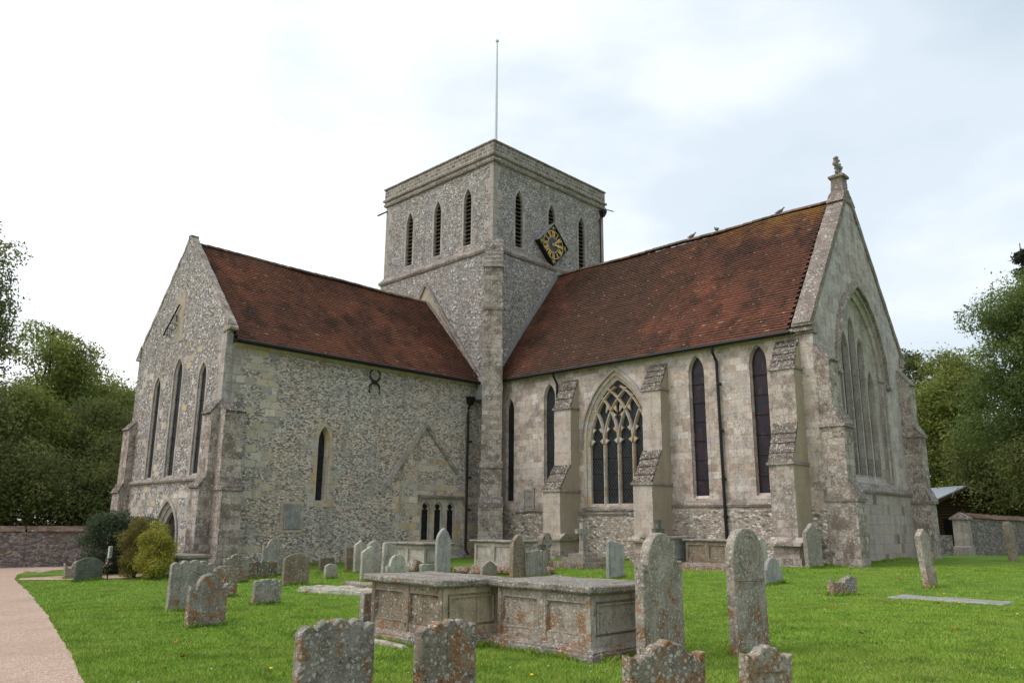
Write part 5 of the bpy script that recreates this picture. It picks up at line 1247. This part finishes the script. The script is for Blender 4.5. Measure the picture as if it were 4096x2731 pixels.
# ------------------------------------------------------------------ trees and shrubs
def tree(name, label, base, crowns, nclump, nleaf, ls, mat, cat='tree', trunk_r=.35, seed=1, clump_r=1.1, flat=.75, limbs=22, group=None, droop=0., shell=.35):
    rg = np.random.default_rng(seed); bx, by = base; bz = G(bx, by)
    e = empty(name, (bx, by, bz)); tag(e, label, cat, group)
    C = np.array([[c[0] - bx, c[1] - by, c[2] - bz] for c in crowns], float); R = np.array([c[3:6] for c in crowns], float)
    vol = np.prod(R, 1) ** .67; pick = rg.choice(len(C), nclump, p=vol / vol.sum())
    d = rg.normal(size=(nclump, 3)); d /= np.linalg.norm(d, axis=1)[:, None]; rr = rg.uniform(shell, 1, nclump) ** .6
    cc = C[pick] + d * R[pick] * rr[:, None]; cr = clump_r * rg.uniform(.5, 1.35, nclump)
    # leaves
    per = rg.choice(nclump, nleaf, p=cr ** 2 / (cr ** 2).sum())
    dl = rg.normal(size=(nleaf, 3)); dl /= np.linalg.norm(dl, axis=1)[:, None]; rl = rg.uniform(.15, 1.0, nleaf) ** .5 * (1 + .25 * rg.normal(size=nleaf) * (rg.random(nleaf) < .2))
    # stray twigs: clumps pulled outwards along a direction
    st = rg.normal(size=(nclump, 3)); st /= np.linalg.norm(st, axis=1)[:, None]; elong = 1 + .6 * np.abs((dl * st[per]).sum(1))
    P = cc[per] + dl * (cr[per] * rl * elong)[:, None] * np.array([1, 1, flat]); P[:, 2] -= droop * rl * cr[per]
    P[:, 2] = np.maximum(P[:, 2], .05)
    nrm = dl * .6 + rg.normal(size=(nleaf, 3)) * .6 + np.array([0, 0, .5]); nrm /= np.linalg.norm(nrm, axis=1)[:, None]
    a = np.cross(nrm, rg.normal(size=(nleaf, 3))); a /= np.linalg.norm(a, axis=1)[:, None]; b = np.cross(nrm, a)
    s = ls * rg.uniform(.6, 1.4, nleaf)[:, None]
    V = np.stack([P - a * s, P - b * s * .45, P + a * s, P + b * s * .45], 1).reshape(-1, 3)
    rnd = np.clip(.45 + rg.normal(0, .14, nleaf) + rg.normal(0, .13, nclump)[per], 0, 1)
    arrmesh('crown', V, np.arange(4 * nleaf).reshape(-1, 4), mat, np.repeat(rnd, 4), e)
    # trunk and limbs
    tb = MB(); top = C[:, 2].max(); cm = C.mean(0); H = max(.5, min(C[:, 2].min() * .8 + .2 * top, top * .6))
    tb.tube([(0, 0, -.3), (0, 0, .3), (cm[0] * .15, cm[1] * .15, H * .5), (cm[0] * .4, cm[1] * .4, H)], [trunk_r * 1.35, trunk_r, trunk_r * .8, trunk_r * .6], 10)
    root = Vector((cm[0] * .4, cm[1] * .4, H)); tops = [Vector((c[0], c[1], c[2] + r_[2] * .5)) for c, r_ in zip(C, R)]
    for tp in tops: tb.tube([root, root.lerp(tp, .5) + Vector(rg.normal(0, .3, 3)), tp], [trunk_r * .6, trunk_r * .38, trunk_r * .1], 7)
    for k in rg.choice(nclump, min(limbs, nclump), replace=False):
        tgt = Vector(cc[k]); tp = tops[pick[k]]; st_ = root.lerp(tp, float(rg.uniform(.05, .7)))
        mid = st_.lerp(tgt, .5) + Vector((0, 0, -.1 * (tgt - st_).length)) + Vector(rg.normal(0, .15, 3)); tb.tube([st_, mid, tgt], [trunk_r * .3, trunk_r * .17, .02], 5)
    tb.build('trunk', M['bark'], e)
    return e
L = M
TG = 'trees beyond the churchyard wall'
tree('broadleaf_tree', 'tall dark tree rising out of the left edge behind the wall', (-24, -19.5), [(-24.5, -19.6, 9.5, 4.8, 4.8, 4.6), (-23.1, -17.6, 13.9, 3.1, 3.1, 4.3), (-23, -16.6, 11.2, 2.4, 2.4, 1.8), (-23.4, -17, 6.5, 3.5, 3.5, 3)], 150, 88400, 0.099, L['leaf_dark'], seed=11, group=TG, clump_r=1.05, trunk_r=.45)
tree('broadleaf_tree', 'open-crowned tree with yellowing top left of the church', (-34.2, -9.2), [(-34.2, -9.3, 12.0, 3.0, 3.0, 2.7), (-34.2, -9.2, 7.6, 3.8, 3.8, 3)], 80, 44200, 0.114, L['leaf_mid'], seed=12, group=TG, clump_r=1.05)
tree('broadleaf_tree', 'broad green tree just left of the transept gable', (-37, -4.2), [(-37.2, -4.6, 8.6, 4.6, 4.6, 3.6), (-36.3, -2.6, 8.2, 3.0, 3.0, 3)], 100, 54400, 0.122, L['leaf_mid'], seed=13, group=TG, clump_r=1.2)
tree('broadleaf_tree', 'low yellow-green tree in front of the tall ones left of the church', (-26, -12.5), [(-26.2, -12.8, 5.6, 4.0, 4.0, 3.4)], 70, 44200, 0.099, L['leaf_mid'], seed=14, group=TG)
tree('broadleaf_tree', 'dark spreading tree above the left flint wall beside the buttress', (-27, -8.0), [(-27.2, -8.6, 5.4, 4.0, 4.0, 3.6), (-26.5, -5.6, 5.2, 3.0, 3.0, 3.2)], 90, 51000, 0.099, L['leaf_dark'], seed=15, group=TG)
tree('broadleaf_tree', 'dark bushy tree low behind the left end of the flint wall', (-19, -18.5), [(-19.2, -19, 2.8, 3.4, 3.4, 2.8), (-20, -15.4, 2.8, 3.4, 3.4, 2.8)], 80, 44200, 0.084, L['leaf_dark'], seed=16, group=TG)
tree('broadleaf_tree', 'dark undergrowth tree directly behind the flint wall by the dark shrub', (-20, -10.5), [(-20.5, -11.6, 3.0, 3.6, 3.6, 3), (-20.3, -7.6, 3.2, 3.6, 3.6, 3.2)], 90, 47600, 0.084, L['leaf_dark'], seed=17, group=TG)
TR_ = 'trees right of the church'
tree('broadleaf_tree', 'rounded dark green tree rising just behind the east gable', (6.5, 40), [(6.3, 40.4, 12.0, 3.6, 3.6, 3.2), (7, 38, 8, 4, 4, 4)], 90, 51000, 0.122, L['leaf_dark'], seed=21, group=TR_)
tree('broadleaf_tree', 'broad tree between the rounded one and the tall pale one on the right', (10.4, 36), [(10.3, 36.5, 9.6, 3.4, 3.4, 4), (9.6, 36, 5.6, 3.6, 3.6, 3.6)], 90, 51000, 0.114, L['leaf_mid'], seed=22, group=TR_)
tree('broadleaf_tree', 'tall pale green ash-like tree at the right edge', (16.2, 29), [(15.4, 28.6, 12.4, 3.0, 3.0, 3.2), (16.8, 29.6, 13.4, 3.6, 3.6, 3.4), (15.4, 28.2, 8.4, 3.2, 3.2, 3.2), (18, 30, 8.5, 4.2, 4.2, 4)], 170, 102000, 0.091, L['leaf_light'], seed=23, group=TR_, clump_r=.95)
tree('conifer_tree', 'dark conifer spire rising above the trees at the right edge', (13.9, 42.6), [(13.6, 42.3, 21.8, .7, .7, 1.6), (13.9, 42.5, 19.6, 1.5, 1.5, 2.4), (14.2, 42.8, 16.2, 2.4, 2.4, 3.4), (14.3, 42.8, 11, 3, 3, 4)], 130, 54400, 0.122, L['leaf_conifer'], seed=24, group=TR_, clump_r=.62, droop=.5)
tree('broadleaf_tree', 'dark low tree overhanging the right boundary wall', (18.2, 27), [(17.5, 26.3, 4.8, 3.0, 3.0, 2.6), (20, 29, 5.4, 3.6, 3.6, 3.6)], 100, 57800, 0.084, L['leaf_dark'], seed=25, group=TR_)
tree('broadleaf_tree', 'dark spreading tree overhanging the timber hut roof', (12.6, 33.8), [(11.6, 33.6, 5.8, 2.6, 2.6, 2.2), (13.8, 31.8, 5.0, 2.6, 2.6, 2.6), (14.4, 33, 2.6, 2.6, 2.6, 2.4)], 80, 44200, 0.091, L['leaf_dark'], seed=26, group=TR_)
tree('broadleaf_tree', 'dark tree mass filling the gap behind the timber hut', (6, 41), [(8, 41, 4.5, 5, 3, 4.6), (14, 44, 5, 5, 4, 5), (19, 40, 6, 5, 5, 6)], 130, 61200, 0.137, L['leaf_dark'], seed=27, group=TR_, clump_r=1.5)
tree('shrub', 'tall dark glossy evergreen shrub at the left corner of the transept', (-1.7, -15.0), [(-1.9, -15.2, .9, .9, 1.1, .95), (-1.5, -14.3, .75, .75, .8, .8)], 110, 42000, .035, L['leaf_laurel'], 'shrub', .06, 31, .28, limbs=30)
tree('shrub', 'olive and rusty upright shrub between the dark shrub and the golden bush', (.66, -15.34), [(.66, -15.34, .95, .42, .42, .72), (.66, -15.34, .42, .42, .42, .42)], 80, 20000, .022, L['leaf_olive'], 'shrub', .05, 32, .17, limbs=20)
tree('shrub', 'golden variegated rounded bush in front of the gable doorway', (1.56, -15.13), [(1.5, -15.2, 1.0, .36, .40, .66), (1.66, -15.0, .8, .34, .36, .5), (1.56, -15.13, .42, .48, .48, .42)], 90, 24000, .024, L['leaf_golden'], 'shrub', .05, 33, .18, limbs=20)

# ------------------------------------------------------------------ fallen leaves and dandelions
M['dead_leaf'] = simple('fallen_leaf', lin(168, 104, 52), .8, 0, .6, 30); M['dandelion'] = simple('dandelion_yellow', lin(240, 200, 40), .7, 0, .1); M['daisy'] = simple('daisy_white', lin(235, 235, 225), .7, 0, .05)
lf = MB(); rg = random.Random(8)
lf.loft([[(math.cos(a) * .035 * (1 + .3 * math.sin(3 * a)), math.sin(a) * .028, .012 + .008 * math.cos(2 * a)) for a in [2 * math.pi * k / 10 for k in range(10)]], [(0, 0, .004)] * 10])
proto = lf.build('fallen_leaf', M['dead_leaf']); tag(proto, 'single brown fallen leaf lying on the lawn', 'leaf', 'brown leaves fallen on the lawn')
spots = [(18.2, -18.1), (20.7, -8.0), (17.6, -5.9), (16.8, -21.1), (12.4, -18.6), (15.0, -20.2), (17.9, -19.7), (22.1, -11.8), (13.5, -16.0), (18.4, -3.2), (19.5, -9.9), (21.3, -13.2), (14.4, -17.4), (10.1, -19.2), (23.0, -10.1), (19.0, -12.0), (16.2, -20.6), (18.7, -20.4), (20.9, -5.2), (24.1, -14.2)]
for i, (x, y) in enumerate(spots):
    o = proto if i == 0 else proto.copy()
    if i: COL.objects.link(o)
    o.location = (x, y, G(x, y) + .035); o.rotation_euler = (rg.uniform(-.5, .5), rg.uniform(-.5, .5), rg.uniform(0, 6)); s_ = rg.uniform(.9, 1.5); o.scale = (s_, s_, s_)
dn = MB(); dn.ball((0, 0, 0), .022, 6, (1, 1, .5))
proto = dn.build('dandelion', M['dandelion']); MB().tube([(0, 0, -.06), (0, 0, -.004)], .003, 4).build('stem', M['blades'], proto)
tag(proto, 'yellow dandelion flower in the lawn', 'flower', 'dandelions in the lawn'); stem = proto.children[0]
for i, (x, y) in enumerate([(20.5, -18.7), (20.9, -18.1), (19.9, -18.5), (17.7, -20.3), (17.2, -19.4), (15.9, -16.1), (15.2, -16.8), (14.9, -16.2), (14.0, -15.7), (20.3, -7.6), (20.6, -7.4), (21.0, -7.7), (20.2, -5.9), (22.7, -9.4), (22.3, -9.2), (23.5, -12.9), (22.9, -6.1), (18.1, -2.5), (21.5, -3.4), (19.3, -19.5)]):
    o = proto
    if i: o = proto.copy(); COL.objects.link(o); c = stem.copy(); c.parent = o; COL.objects.link(c)
    o.location = (x, y, G(x, y) + .055)
N = 900; dd = rng.uniform(6, 34, N); bb = rng.uniform(-.75, .75, N) * dd; x = 26 - .70116 * dd + .714 * bb; y = -25.04 + .71284 * dd + .70 * bb
m = ~inpoly(x, y, PATHPOLY) & (y < .2) | (x > 16); x, y = x[m], y[m]; k = (np.sin(x * 1.3) * np.cos(y * 1.1) + rng.normal(0, .5, len(x))) > .1; x, y = x[k], y[k]; k2 = ~((x < .5) & (y > -13)); x, y = x[k2], y[k2]; z = gz(x, y) + .05; N = len(x)
a = np.arange(6) * math.pi / 3; r = rng.uniform(.008, .013, N)
V = np.stack([x[:, None] + r[:, None] * np.cos(a), y[:, None] + r[:, None] * np.sin(a), np.repeat(z[:, None], 6, 1)], -1).reshape(-1, 3)
tag(arrmesh('lawn_daisies', V, np.arange(6 * N).reshape(-1, 6), M['daisy']), kind='stuff')

for x in np.arange(.3, 15.6, .03): TUFTS.append((float(x), YC - .1))
for yy in np.arange(-12.4, -.5, .03): TUFTS.append((XT + .06, float(yy)))
for yy in np.arange(1.2, 8.4, .03): TUFTS.append((LC + .12, float(yy)))
grass()
